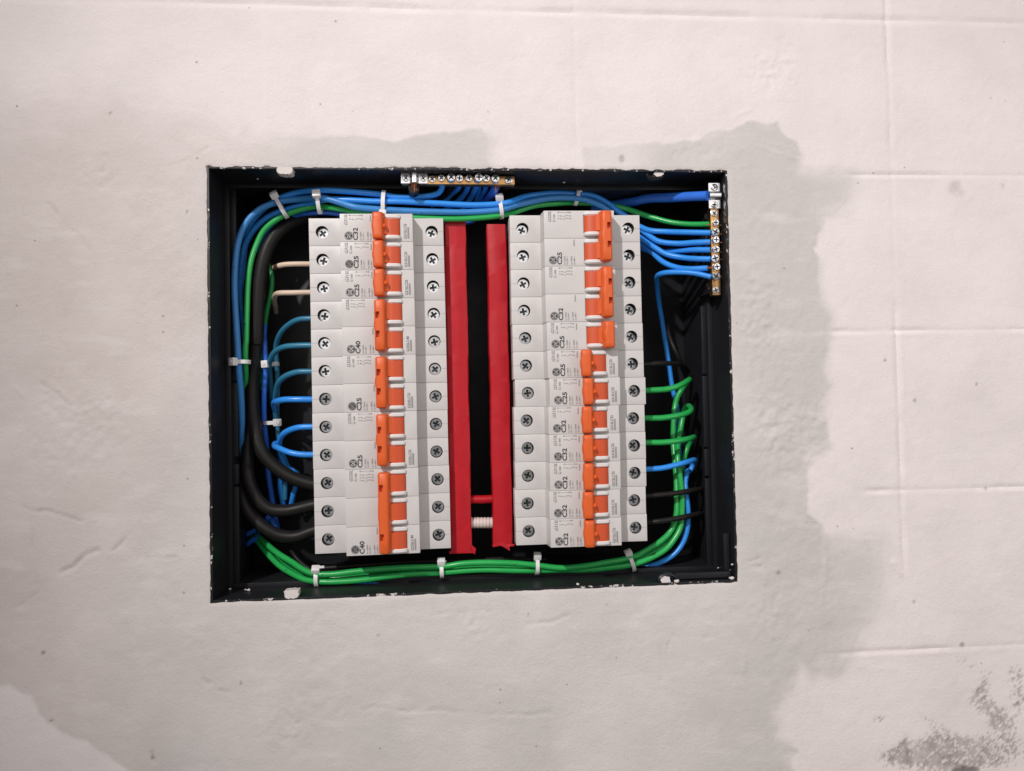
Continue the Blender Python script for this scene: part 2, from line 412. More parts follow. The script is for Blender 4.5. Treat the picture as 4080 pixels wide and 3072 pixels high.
def groove(d, wdt, mod): return np.exp(-(d / wdt) ** 2) * mod
H = np.zeros_like(X)                                                    # height towards the room, mm
H += 2.2 * (fbm(X, Z, 240, 21, 2) - .5) + 1.0 * (fbm(X, Z, 70, 23, 3) - .5) + 0.40 * (fbm(X, Z, 14, 27, 4, .62) - .5) + 0.08 * (fbm(X * .35, Z * 1.6, 9, 29, 3) - .5)
rough_zone = sstep(fbm(X, Z, 75, 31, 3), 0.5, 0.66) * (0.3 + 0.7 * patch)
H += rough_zone * 0.85 * (fbm(X, Z, 7, 33, 3) - .5)
H += 0.10 * (sstep(fbm(X, Z * 1.7, 30, 41, 3), 0.60, 0.66))                # blobs of dried filler
H += step_h * 0.6
jm = 0.3 + 0.7 * sstep(fbm(X, Z, 30, 51, 4), 0.35, 0.62)
nogrey = 1 - 0.85 * np.clip(patch, 0, 1)
WZ, WX = Z + 0.9 * (fbm(X, Z, 50, 57) - .5), X + 0.9 * (fbm(X, Z, 50, 59) - .5)
dz = lambda z0: np.abs(WZ - z0)
dx = lambda x0: np.abs(WX - x0)
lip = lambda s, wd: 0.30 * np.exp(-((s - 2.6) / 1.5) ** 2)
def joint(d, s, m, dep=1.05, wd=1.5):
    return (-dep * groove(d, wd, 1) + 0.17 * np.exp(-((s - 2.6) / 1.5) ** 2)) * m
szt = Z - jt
H += joint(dz(jt), -szt, jm * (0.45 + 0.55 * sstep(X, -260, -60)), 1.25, 2.3)
for z0, x_from in zip(jr, (236, 205, 246, 208)):
    H += joint(dz(z0), z0 - Z, jm * sstep(X, x_from - 4, x_from + 14) * nogrey)
zt, z6, z12, z23 = at(3553, 0, 0)[2], at(3553, 570, 0)[2], at(3565, 1222, 0)[2], at(3590, 2290, 0)[2]
mv = sstep(Z, z6 - 6, z6 + 4) + (1 - sstep(Z, z12 - 4, z12 + 6)) * sstep(Z, z23 - 3, z23 + 5) + 0.22 * sstep(Z, z12, z12 + 10) * (1 - sstep(Z, z6 - 8, z6 - 2))
H += joint(dx(jx), X - jx, jm * mv * (1 - 0.6 * np.clip(patch, 0, 1)), 1.05, 1.8)
H += joint(dx(jx2), X - jx2, 0.32 * jm * sstep(Z, BH / 2 + 6, BH / 2 + 24), 0.9, 1.8)
H += joint(dx(jx0), X - jx0, 0.18 * sstep(Z, 150, 170), 0.9, 1.8)
# trowel marks, scratches and ridges: (points in the photograph, half width mm, height mm)
strokes = [([(190, 1200), (172, 1225), (172, 1300), (170, 1370)], .9, .8), ([(230, 1000), (240, 1150), (270, 1240), (285, 1330)], 1.0, .7),
    ([(258, 1290), (250, 1400), (240, 1500)], .9, .5), ([(170, 1525), (230, 1565), (285, 1620)], 1.1, -.8), ([(60, 1540), (110, 1600), (200, 1640)], 1.0, .5),
    ([(0, 1992), (100, 2018), (170, 2045)], 1.0, -.7), ([(155, 2030), (320, 2075), (370, 2062), (435, 2070)], 1.0, -.8), ([(575, 2060), (520, 2120), (450, 2195)], 1.2, -1.2),
    ([(390, 2198), (345, 2205), (290, 2250), (240, 2280)], 1.6, -1.3), ([(590, 2222), (700, 2222)], .8, -.7), ([(125, 2100), (128, 2330)], 1.2, -.7),
    ([(145, 2360), (90, 2400), (30, 2435)], .9, -.8), ([(190, 805), (230, 850), (290, 920)], .8, -.8), ([(300, 925), (350, 990)], .8, -.5),
    ([(640, 665), (710, 650), (790, 615), (835, 585)], .9, -.5), ([(40, 1400), (10, 1490)], 1.3, .5),
    ([(2690, 610), (2680, 630)], 1.2, -.8), ([(2895, 522), (2930, 470), (2985, 435)], 1.0, .5), ([(2830, 860), (2900, 880), (2950, 930), (3020, 930)], 1.0, -.4),
    ([(2985, 2030), (2990, 2080), (2970, 2230)], .9, .2), ([(2975, 2235), (3030, 2222)], 1.0, -.8), ([(2985, 2258), (3035, 2255)], .8, -.6),
    ([(3225, 1900), (3222, 2050), (3235, 2075)], 2.2, .8), ([(3285, 2130), (3290, 2200), (3275, 2400)], 2.0, .5), ([(3560, 2240), (3590, 2290)], 1.8, .7),
    ([(1700, 2450), (1800, 2440), (1900, 2445), (1960, 2430)], 1.4, -.5), ([(2100, 2490), (2210, 2475), (2300, 2440)], 1.6, -.6),
    ([(2640, 2560), (2635, 2640), (2628, 2710)], .9, -.6), ([(2665, 2560), (2650, 2660)], .9, -.5), ([(1600, 2830), (1750, 2828), (1900, 2842), (2200, 2845)], 1.5, -.5),
    ([(1900, 2378), (2030, 2388), (2050, 2440)], 1.8, .5), ([(1450, 2830), (1500, 2815), (1600, 2828)], 1.5, -.4), ([(2680, 2535), (2850, 2535)], 1.4, -.6),
    ([(2850, 2400), (2848, 2535)], 1.2, .4), ([(2960, 2600), (2962, 2670)], 2.4, .6), ([(1870, 617), (1880, 640)], .9, -.4), ([(1990, 632), (2080, 634)], 1.2, .6),
    ([(2140, 602), (2190, 603)], .9, .5), ([(3040, 560), (3130, 590), (3190, 610)], 1.1, .4), ([(3010, 585), (3120, 615), (3185, 635)], 1.0, .4),
    ([(3170, 2780), (3168, 2950)], 1.0, .3), ([(385, 600), (392, 690)], 2.4, -.5), ([(1000, 2680), (1030, 2760)], 3.0, .4),
    ([(600, 3000), (612, 3035)], 1.5, -1.2), ([(805, 2705), (830, 2725)], 1.6, -.7), ([(865, 2750), (915, 2762)], 1.1, -.6), ([(1130, 2860), (1120, 2950)], 4.0, -.5)]
SX, SZ, SM = X + 3.2 * (fbm(X, Z, 11, 61, 4, .6) - .5), Z + 3.2 * (fbm(X, Z, 11, 63, 4, .6) - .5), (0.45 + 0.9 * fbm(X, Z, 6, 65, 2)) * (0.12 + 1.1 * sstep(fbm(X, Z, 17, 69, 3), .36, .6))
DT = np.zeros_like(X)                                                  # dirt caught in the scratches
for pts, hw, hh in strokes:
    q = wp(pts); xs = [a for a, b in q]; zs = [b for a, b in q]; m_ = 4 * hw + 2
    i0, i1 = np.searchsorted(GX, [min(xs) - m_, max(xs) + m_]); j0, j1 = np.searchsorted(GZ, [min(zs) - m_, max(zs) + m_]); wn = (slice(i0, i1), slice(j0, j1))
    ds = seg_dist(SX[wn], SZ[wn], q); H[wn] += hh * 0.8 * np.exp(-(ds / max(.75, hw * .75)) ** 2) * SM[wn]
    if hh < 0: DT[wn] += .5 * min(1, -hh) * np.exp(-(ds / .75) ** 2) * SM[wn]
pit = (fbm(X, Z, 3.2, 67, 3) - .5) * 2.0
for (a, b, rad, amt) in [(420, 620, 1.5, .9), (655, 1925, 0, 0), (3105, 265, 18, .45), (3070, 300, 14, .4), (310, 1690, 30, .7), (3000, 1300, 34, .6), (2960, 1180, 22, .5), (1150, 2890, 16, .7),
                         (395, 690, 10, .8), (3160, 1730, 26, .6), (790, 1440, 14, .4), (1890, 2470, 14, .6), (3060, 2440, 20, .5), (2820, 640, 20, .6), (3060, 1700, 24, .5)]:
    if rad:
        c = at(a, b, 0); H += amt * np.exp(-(((X - c[0]) ** 2 + (Z - c[2]) ** 2) / rad ** 2)) * pit
fade = 1 - sstep(np.maximum(np.abs(X) - 385, np.abs(Z) - 290), 0, 100)
H *= 0.25 + 0.75 * fade
H *= 0.25 + 0.75 * sstep(inner, 0, 16)                                  # flush against the box edge
H += 0.4 * sstep(inner, 0, 1.5) - 0.4

# bare brown patches low on the right, and dirt
def blob(a, b, rx, rz, ang=0):
    c = at(a, b, 0); ca, sa = math.cos(ang), math.sin(ang); u = (X - c[0]) * ca + (Z - c[2]) * sa; v = -(X - c[0]) * sa + (Z - c[2]) * ca
    return np.exp(-((u / rx) ** 2 + (v / rz) ** 2))
sn = fbm((X + Z) * 0.75, (Z - X) * 2.0, 2.8, 81, 5, .8)
st = 0.85 * blob(3960, 2850, 17, 8, -0.9) + 0.6 * blob(3900, 2760, 12, 5, .9) + .8 * blob(3620, 3010, 20, 6) + 0.5 * blob(3900, 2985, 55, 11) + .6 * blob(3500, 2865, 7, 3.5) + .6 * blob(4060, 2790, 8, 14) \
    + .45 * blob(3700, 2870, 14, 5, -.6) + .5 * blob(3760, 2960, 22, 8) + .5 * blob(3605, 2960, 4, 10) + .42 * blob(3850, 2640, 26, 6, -.5) + .6 * blob(3810, 3050, 40, 7) + .45 * blob(4050, 2670, 8, 9)
stain = sstep(st * (-0.6 + 2.7 * sn), 0.30, 0.60) * 0.72 * (0.35 + fbm(X, Z, 4, 83, 3)) + 0.09 * np.clip(.9 * blob(3900, 3010, 55, 10) + .7 * blob(3600, 3000, 26, 7), 0, 1)
stain += 0.45 * sstep(fbm(X, Z, 9, 91, 4) * blob(3990, 740, 9, 8), 0.42, .6) + 0.3 * sstep(fbm(X, Z, 12, 93, 4) * blob(3820, 760, 22, 12), 0.4, .6)
stain += 0.5 * sstep(blob(2478, 632, 2.5, 3.5), .4, .8)
stain = np.clip(stain, 0, 0.9)
grime = 0.8 * sstep(fbm(X, Z, 10, 97, 4) * blob(3860, 3072, 20, 4.5), .33, .5)
for a, b, r_ in [(746, 1908, 1.1), (606, 3020, 1.5), (1507, 2533, 1.0), (2413, 2407, .8), (2139, 2972, .8), (2105, 2448, .8), (745, 843, 1.0), (3645, 1595, 1.6), (3890, 1530, 1.4), (3833, 2568, 2.2), (3525, 1435, 1.4), (3928, 1946, 1.2), (960, 2722, 1.2), (172, 2600, 1.5), (205, 2870, 1.0), (440, 450, 1.2), (3640, 2396, 1.4), (3100, 2280, 1.8)]:
    grime += 0.55 * sstep(blob(a, b, r_, r_), .35, .8)
grime = np.clip(grime + .45 * np.clip(DT - .08, 0, 1), 0, 0.8)
H -= 0.5 * np.clip(stain, 0, 1) * fade

# ragged edge along the opening
XX = X.copy(); ZZ = Z.copy()
onb = (np.abs(inner) < 1e-6)
jag = 1.0 * (fbm(X, Z, 5, 101, 3) - .42)
bxm = onb & (np.abs(np.abs(X) - BW / 2) < 1e-6); bzm = onb & (np.abs(np.abs(Z) - BH / 2) < 1e-6)
XX[bxm] -= np.sign(X[bxm]) * np.clip(jag[bxm] * 1.1, -.2, .6); ZZ[bzm] -= np.sign(Z[bzm]) * np.where(Z[bzm] > 0, np.clip(jag[bzm] * 2.4, -.3, 1.3), np.clip(jag[bzm] * 1.3, -.2, .8))
YY = -H

nx, nz = X.shape
ci = (GX[:-1] + GX[1:]) / 2; cj = (GZ[:-1] + GZ[1:]) / 2
CX, CZ = np.meshgrid(ci, cj, indexing='ij')
piece = np.zeros(CX.shape, int)                                          # 0 = plaster sheet
tiles = []
fx1, fz1 = 398, 292
cols = [(-372, jx0), (jx0, jx2), (jx2, jx), (jx, fx1)]
for a, b in cols: tiles.append((a, b, jt, fz1))
tiles.append((jx2, jx, jr[0], jt))
zz = [jt] + jr + [-fz1]
for a, b in zip(zz[:-1], zz[1:]): tiles.append((jx, fx1, b, a))
for k, (a, b, c, d) in enumerate(tiles): piece[(CX > a) & (CX < b) & (CZ > c) & (CZ < d)] = k + 1
hole = (np.abs(CX) < BW / 2) & (np.abs(CZ) < BH / 2)
piece[hole] = -1
def wall_piece(name, pid):
    I, J = np.nonzero(piece == pid)
    idx = np.stack([I * nz + J, (I + 1) * nz + J, (I + 1) * nz + J + 1, I * nz + J + 1], 1)
    u, inv = np.unique(idx, return_inverse=True); inv = inv.reshape(idx.shape)
    co = np.stack([XX.ravel()[u], YY.ravel()[u], ZZ.ravel()[u]], 1) * S
    at_ = [q.ravel()[u] for q in (patch, stain, grime, pink_dim)]
    if pid == 0:                                                         # return of the plaster into the opening
        e = np.concatenate([inv[:, [0, 1]], inv[:, [1, 2]], inv[:, [2, 3]], inv[:, [3, 0]]])
        bound = onb.ravel()[u]; e = e[bound[e].all(1)]
        key = np.sort(e, 1); _, first, cnt = np.unique(key, axis=0, return_index=True, return_counts=True)
        e = e[first[cnt == 1]]
        ids = np.unique(e); back = np.full(len(u), -1); back[ids] = len(u) + np.arange(len(ids))
        cb = co[ids].copy(); cb[:, 1] += 9 * S; co = np.vstack([co, cb])
        inv = np.vstack([inv, np.stack([e[:, 1], e[:, 0], back[e[:, 0]], back[e[:, 1]]], 1)])
        at_ = [np.concatenate([q, q[ids]]) for q in at_]
    me = bpy.data.meshes.new(name)
    me.vertices.add(len(co)); me.vertices.foreach_set('co', co.ravel())
    nf = len(inv); me.loops.add(nf * 4); me.polygons.add(nf)
    me.loops.foreach_set('vertex_index', inv.ravel().astype(np.int32))
    me.polygons.foreach_set('loop_start', (np.arange(nf) * 4).astype(np.int32))
    me.materials.append(M_wall); me.update(calc_edges=True); me.validate()
    for nm, q in zip(('patch', 'stain', 'grime', 'pink_dim'), at_):
        me.attributes.new(nm, 'FLOAT', 'POINT').data.foreach_set('value', q.astype(np.float32))
    me.shade_smooth(); me.set_sharp_from_angle(angle=R(70))
    return me
wall = ob('wall', wall_piece('wall', 0)); wall['kind'] = 'structure'; wall['label'] = 'off white painted plaster wall with grey filler skimmed around the box'
for k in range(len(tiles)): ob('wall_tile', wall_piece('wall_tile', k + 1), wall)

# plaster that filled the box's fixing slots
def plug(px0, py0, px1, py1, y0, y1, seed):
    a = at(px0, py1, y0); b = at(px1, py0, y0); rs = np.random.RandomState(seed)
    cx, cz = (a[0] + b[0]) / 2, (a[2] + b[2]) / 2; hx, hz = (b[0] - a[0]) / 2, (b[2] - a[2]) / 2
    bm = bmesh.new(); n = 26; poly = []
    for i in range(n):
        t = 2 * math.pi * i / n; c, s = math.cos(t), math.sin(t)
        q = (abs(c) ** 5 + abs(s) ** 5) ** (-1 / 5) * (1 + 0.07 * rs.randn())
        poly.append((cx + hx * c * q, cz + hz * s * q))
    add_prism_y(bm, poly, y0, y1)
    bmesh.ops.bevel(bm, geom=[e for e in bm.edges if abs(e.verts[0].co.y - y0) < .01 and abs(e.verts[1].co.y - y0) < .01], offset=.4, segments=2, affect='EDGES')
    return ob('slot_plug', bm_mesh('slot_plug', bm, M_plug, 50), wall)
plug(1103, 655, 1164, 693, 0.35, 7, 1); plug(1134, 2350, 1190, 2386, 0.35, 7, 2)

# ------------------------------------------------------------------ the box
ebox = thing('electrical_box', 'black plastic flush electrical box with open front set into the plaster', 'electrical box', (0, 86, 0))
def eb(name, x0, x1, y0, y1, z0, z1, bev=0.4, m=None):
    me = box_mesh(name, m or M_box, x0, x1, y0, y1, z0, z1, bev)
    o = ob(name, me, ebox); o.location = (0, -0.086, 0); return o
hw, hh, DB = BW / 2, BH / 2, 86.0
eb('back_plate', -hw + 1, hw - 1, DB, DB + 2.5, -hh + 1, hh - 1)
eb('side_wall', -hw, -hw + 1.5, .9, DB, -hh, hh, .25); eb('side_wall', hw - 1.5, hw, .9, DB, -hh, hh, .25)
eb('end_wall', -hw + 1.5, hw - 1.5, .7, DB, hh - 1.5, hh, .25); eb('end_wall', -hw + 1.5, hw - 1.5, .9, DB, -hh, -hh + 1.5, .25)
# inner step all round, 32 mm down
eb('inner_ledge', -hw + 1.5, -hw + 5, 31, DB, -hh + 1.5, hh - 1.5); eb('inner_ledge', hw - 5, hw - 1.5, 31, DB, -hh + 1.5, hh - 1.5)
eb('inner_ledge', -hw + 5, hw - 5, 31, DB, hh - 4.6, hh - 1.5); eb('inner_ledge', -hw + 5, hw - 5, 31, DB, -hh + 1.5, -hh + 4.6)
# guide ribs along the two sides, broken by slots
zl = [at(905, y, 36)[2] for y in (716, 1096, 1104, 1218, 1226, 1518, 1526, 1820, 1850, 1930, 1940, 2330)]
for a, b in zip(zl[0::2], zl[1::2]): eb('guide_rib', -hw + 5, -hw + 8.2, 35, 39, b, a, .5)
zr = [at(2845, y, 36)[2] for y in (1220, 1490, 1498, 1780, 1788, 1895, 1905, 2270)]
for a, b in zip(zr[0::2], zr[1::2]): eb('guide_rib', hw - 8.2, hw - 5, 35, 39, b, a, .5)
eb('corner_lip', at(2690, 2300, 6)[0], hw - 3, 5, 7.5, -hh + 2.4, -hh + 6.2, .4)
eb('corner_lip', hw - 6, hw - 2.4, 8, 12, -hh + 6.2, -hh + 30, .4)
for rx in (-62.0, 65.4): 
    for q in (-17, 17): eb('mounting_rail', rx + q - .8, rx + q + .8, 64, DB, -110, 110, .2, M_rail)
    eb('mounting_rail', rx - 16.2, rx + 16.2, 62.6, 64, -110, 110, .2, M_rail)
# the two fixing lugs with an eye
def lug(px, py, ang, seed):
    c = at(px, py, 3.0)
    bm = bmesh.new(); n = 40
    rings = []
    for (ra, rb, y) in ((6.6, 4.6, 5.5), (6.4, 4.4, 2.4), (5.2, 3.0, 1.6), (4.6, 2.4, 2.2), (4.6, 2.4, 5.5)):
        rings.append([bm.verts.new((c[0] + ra * math.cos(2 * math.pi * i / n), y, c[2] + rb * math.sin(2 * math.pi * i / n))) for i in range(n)])
    for r1, r2 in zip(rings[:-1], rings[1:]):
        for i in range(n): bm.faces.new((r1[i], r1[(i + 1) % n], r2[(i + 1) % n], r2[i]))
    o = ob('fixing_lug', bm_mesh('fixing_lug', bm, M_box, 50), ebox); o.location = (0, -.086, 0)
    bm = bmesh.new(); pl = []
    rs = np.random.RandomState(seed)
    for i in range(18):
        t = 2 * math.pi * i / 18; q = 1 + .1 * rs.randn(); pl.append((c[0] + 1.9 * math.cos(ang) + 3.1 * q * math.cos(t), c[2] + .3 * math.sin(ang) + 2.5 * q * math.sin(t)))
    add_prism_y(bm, pl, 1.5, 6)
    p = ob('plaster_in_lug', bm_mesh('plaster_in_lug', bm, M_plug, 50), o)
lug(2610, 691, 0.0, 4); lug(2660, 2310, math.pi, 5)

# crumbs of plaster stuck on the inner walls, plus white bits standing in for glints: (window, x, y, plane, size)
def on_plane(px, py, ax, v):
    d = CR @ np.array([(px - 2040) / FPX, 1.0, (1536 - py) / FPX]); return CAM + d * ((v - CAM[ax]) / d[ax])
for i, (k, x, y, pl, sz) in enumerate([(3, 465, 1440, 'b', 1.6), (3, 440, 1436, 'b', 1.0), (3, 300, 1432, 'b', 1.2), (3, 320, 1352, 'b', 1.0), (7, 1998, 1262, 'r', 1.6), (7, 2025, 1335, 'b', 2.2), (7, 1735, 1152, 'k', 1.3), (7, 1775, 545, 'k', .9),
        (6, 1752, 500, 'k', 1.2), (6, 1620, 310, 'k', 1.0), (8, 1775, 1388, 'b', 1.4), (7, 1540, 1362, 'b', 2.2), (5, 545, 236, 't', 1.1), (1, 800, 185, 't', 1.6), (4, 1655, 235, 't', 1.0), (7, 1905, 1245, 'r', 1.0), (7, 2030, 1215, 'r', 1.2), (1, 425, 112, 't', 1.3), (1, 545, 205, 't', .9)]):
    px, py = zp(k, x, y)
    c = on_plane(px, py, 2, -hh + 2.5) if pl == 'b' else on_plane(px, py, 2, hh - 2.5) if pl == 't' else on_plane(px, py, 0, hw - 2.5) if pl == 'r' else on_plane(px, py, 1, DB - .1)
    bm = bmesh.new(); bmesh.ops.create_icosphere(bm, subdivisions=2, radius=sz * .5); rs_ = np.random.RandomState(i)
    for v in bm.verts: v.co = Vector((v.co.x * (1.3 + .3 * rs_.rand()), v.co.y * 1.2, v.co.z * (.7 + .5 * rs_.rand()))) * (1 + .25 * rs_.randn() * .5)
    o = ob('crumb_and_glint', bm_mesh('crumb_and_glint', bm, M_plug, 60), ebox); o.location = ((c[0]) * S, (c[1] - DB) * S, c[2] * S)
# ------------------------------------------------------------------ breakers
NH, NX, HB, PITCH = 11.87, 0.7, 85.2, 17.7
def casing_mesh():
    bm = bmesh.new()
    xl, xr = -HB / 2, HB / 2; a, b = NX - 22.5, NX + 22.5
    prof = [(xl, 44), (xl, 0), (a - 1.2, 0), (a, -NH), (b, -NH), (b + 0.5, 0), (xr, 0), (xr, 44), (18, 46), (18, 50), (-18, 50), (-18, 46)]
    add_prism(bm, prof, -PITCH / 2 + .05, PITCH / 2 - .05)
    bmesh.ops.recalc_face_normals(bm, faces=bm.faces)
    bmesh.ops.bevel(bm, geom=[e for e in bm.edges], offset=.32, segments=2, profile=.6, affect='EDGES')
    me = bm_mesh('pole_casing', bm, M_case)
    cut = []
    for x in (xl + 8.2, xr - 7.6):
        c = bmesh.new(); add_cyl(c, (x, 0), 3.95, -3, 6.5, 36); cut.append(c)
    c = bmesh.new(); add_box(c, 3.4, 15.4, -NH - 3, -NH + 7, -5.9, 5.9); cut.append(c)
    for x0, x1 in ((xl - 1, xl + 5.4), (xr - 5, xr + 1)):                # seam of the two half shells
        c = bmesh.new(); add_box(c, x0, x1, -1, .35, -.09, .09); cut.append(c)
    return boolean(me, cut, 'pole_casing')
ME_case = casing_mesh()
def screw_mesh():
    bm = bmesh.new(); add_cyl(bm, (0, 0), 3.45, 0, 1.6, 40)
    bmesh.ops.recalc_face_normals(bm, faces=bm.faces)
    bmesh.ops.bevel(bm, geom=[e for e in bm.edges if abs(e.verts[0].co.y) < .01 and abs(e.verts[1].co.y) < .01], offset=.25, segments=2, affect='EDGES')
    me = bm_mesh('terminal_screw', bm, M_zinc)
    cut = []
    for k in range(2):
        c = bmesh.new(); add_box(c, -2.3, 2.3, -1, 1.1, -.68, .68); bmesh.ops.rotate(c, verts=c.verts, cent=(0, 0, 0), matrix=Matrix.Rotation(k * math.pi / 2, 3, 'Y')); cut.append(c)
    for k in range(4):
        c = bmesh.new(); add_box(c, -3.6, 3.6, -1, .3, -.19, .19); bmesh.ops.rotate(c, verts=c.verts, cent=(0, 0, 0), matrix=Matrix.Rotation(math.pi / 8 + k * math.pi / 4, 3, 'Y')); cut.append(c)
    return boolean(me, cut, 'terminal_screw')
ME_screw = screw_mesh()
def recess_mesh():
    bm = bmesh.new()
    for k in range(2):
        v = add_box(bm, -2.35, 2.35, .06, .9, -.70, .70); bmesh.ops.rotate(bm, verts=v, cent=(0, 0, 0), matrix=Matrix.Rotation(k * math.pi / 2, 3, 'Y'))
    add_cyl(bm, (0, 0), 1.45, .05, .9, 16)
    return bm_mesh('screw_recess', bm, M_dslot, None)
ME_recess = recess_mesh()
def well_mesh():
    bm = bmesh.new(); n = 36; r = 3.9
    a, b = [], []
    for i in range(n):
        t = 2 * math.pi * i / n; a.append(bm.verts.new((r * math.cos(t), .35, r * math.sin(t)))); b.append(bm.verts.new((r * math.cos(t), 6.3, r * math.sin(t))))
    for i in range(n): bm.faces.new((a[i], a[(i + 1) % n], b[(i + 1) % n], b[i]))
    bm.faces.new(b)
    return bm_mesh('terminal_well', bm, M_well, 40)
ME_well = well_mesh()
def drum_mesh():
    bm = bmesh.new(); n = 28; cx, cy, r = 9.4, -NH + 5.2, 8.3
    poly = [(cx + r * math.cos(math.pi + math.pi * i / n), cy + r * math.sin(math.pi + math.pi * i / n)) for i in range(n + 1)]
    poly = [(min(15.2, max(3.6, x)), y) for x, y in poly]
    add_prism(bm, poly, -5.2, 5.2); bmesh.ops.remove_doubles(bm, verts=bm.verts, dist=.01)
    return bm_mesh('toggle_drum', bm, M_or2, 35)
ME_drum = drum_mesh()
def guard_mesh(hgt, name_w):
    bm = bmesh.new(); n = 18; poly = []
    for i in range(n + 1):
        t = math.pi * i / n; poly.append((9.6 - 6.3 * math.cos(t), -NH + .1 - hgt * math.sin(t) ** .75))
    add_prism(bm, poly, -name_w, name_w); bmesh.ops.recalc_face_normals(bm, faces=bm.faces)
    bmesh.ops.bevel(bm, geom=[e for e in bm.edges if abs(e.verts[0].co.z - e.verts[1].co.z) < .01], offset=.5, segments=3, affect='EDGES')
    return bm_mesh('toggle_guard', bm, M_guard, 50)
ME_guard = guard_mesh(3.9, 1.2); ME_guard2 = guard_mesh(2.3, 1.25)
TCACHE = {}
def toggle_mesh(poles, off):
    k = (poles, off)
    if k in TCACHE: return TCACHE[k]
    L_ = {1: 16.7, 2: 31.6, 3: 49.6}[poles]
    sg = 1 if off else -1                                                # side of the pivot
    cx = 9.4 + sg * 6.5; y0, y1 = -NH - .9, -NH - 7.8
    bm = bmesh.new(); tilt = sg * R(12); rings = []
    zs = [(-1, 0, .80, .84), (-1, .3, .92, .94), (-1, .9, .99, 1)] + [(0, q * L_ / 2, 1, 1) for q in (-.62, -.42, -.24, -.1, .1, .24, .42, .62)] + [(1, -.9, .99, 1), (1, -.3, .92, .94), (1, 0, .80, .84)]
    for e_, o_, kx, ky in zs:
        zz_ = e_ * L_ / 2 + o_; bul = .55 * max(0, 1 - (zz_ / 3.6) ** 2); ring = []
        for i in range(19):
            t = math.pi * i / 18; c, sn_ = math.cos(t), math.sin(t)
            x = 3.65 * kx * math.copysign(abs(c) ** .5, c) + (-bul if c < -.05 else 0); y = -7.0 * ky * abs(sn_) ** .45
            ring.append(bm.verts.new((cx + x * math.cos(tilt) - y * math.sin(tilt), y0 + x * math.sin(tilt) * .5 + y * math.cos(tilt), zz_)))
        rings.append(ring)
    for r1, r2 in zip(rings[:-1], rings[1:]):
        for i in range(19): bm.faces.new((r1[i], r1[(i + 1) % 19], r2[(i + 1) % 19], r2[i]))
    bm.faces.new(rings[0]); bm.faces.new(rings[-1][::-1])
    me = bm_mesh('toggle', bm, [M_or, M_slot])
    if poles > 1:
        cut = []
        for z in ([-5.6, 6.2] if poles == 2 else [-14.5, 15.5]):
            c = bmesh.new(); xo = cx + sg * 3.5; xi = cx + sg * 1.2; add_box(c, min(xi, xo), max(xi, xo), y1 - 4, y1 + 3.2, z - 2.0, z + 2.0); cut.append(c)
        me = boolean(me, cut, 'toggle')
    # grip bumps in the middle and the arms down to the drums
    bm = bmesh.new(); bm.from_mesh(me); bmesh.ops.scale(bm, vec=(1000,) * 3, verts=bm.verts)
    for (dx_, rx, rz, zc) in ((3.5, 1.2, 1.7, -.4),):
        if poles > 1 and (dx_ > 0) == (sg < 0): continue
        r = bmesh.ops.create_uvsphere(bm, u_segments=14, v_segments=10, radius=1)
        for v in r['verts']: v.co = Vector((cx + dx_ + v.co.x * rx - sg * 1.0 + (0.55 if dx_ < 0 else -1.5) * (1 if (dx_ > 0) == (sg < 0) else .4), y0 - 4.3 + v.co.y * 2.2, zc + v.co.z * rz))
    rs = random.Random(poles + 5 * off)
    for i in range(poles):
        z = (i - (poles - 1) / 2) * PITCH
        xa, xb = (cx - sg * 2.5, cx - sg * 6.2)
        pts = [(xa, y0 + 1.0), (xa, y0 - 3.6), (xb, y0 - 1.4), (xb, y0 + 2)]
        add_prism(bm, pts, z - 5.0, z + 5.0)
    me2 = bm_mesh('toggle', bm, [M_or, M_slot], 35)
    TCACHE[k] = me2
    return me2

# flat printed marks -------------------------------------------------
FCACHE = {}
def text_mesh(txt, size, m, shear=0.0, bold=0.0, width=None):
    k = (txt, size, m.name, shear, bold, width)
    if k in FCACHE: return FCACHE[k]
    c = bpy.data.curves.new('text', 'FONT'); c.body = txt; c.size = 10.0; c.shear = shear; c.offset = bold; c.resolution_u = 3
    o = bpy.data.objects.new('tmp', c); COL.objects.link(o)
    dg = bpy.context.evaluated_depsgraph_get()
    me = bpy.data.meshes.new_from_object(o.evaluated_get(dg)); bpy.data.objects.remove(o, do_unlink=True)
    n = len(me.vertices); co = np.empty(n * 3); me.vertices.foreach_get('co', co); co = co.reshape(-1, 3)
    s = size / 7.0 * 1.0                                                 # built-in caps are about 0.7 of the size
    co *= s
    if width: co[:, 0] *= width / (co[:, 0].max() - co[:, 0].min())
    out = np.stack([-co[:, 1], np.zeros(n), co[:, 0]], 1) * S            # reads upwards, its top towards -x
    me.vertices.foreach_set('co', out.ravel()); me.materials.clear(); me.materials.append(m); me.update()
    FCACHE[k] = me
    return me
def strokes_mesh(name, lines, wd, m):
    V, F = [], []
    for ln in lines:
        for (a, b), (c, d) in zip(ln[:-1], ln[1:]):
            dx_, dz_ = c - a, d - b; l = math.hypot(dx_, dz_) + 1e-9; nx_, nz_ = -dz_ / l * wd / 2, dx_ / l * wd / 2
            e = wd * .3; ux, uz = dx_ / l * e, dz_ / l * e
            i = len(V); V += [(a + nx_ - ux, 0, b + nz_ - uz), (a - nx_ - ux, 0, b - nz_ - uz), (c - nx_ + ux, 0, d - nz_ + uz), (c + nx_ + ux, 0, d + nz_ + uz)]; F.append((i, i + 1, i + 2, i + 3))
    return mesh_from(name, V, F, m, None)
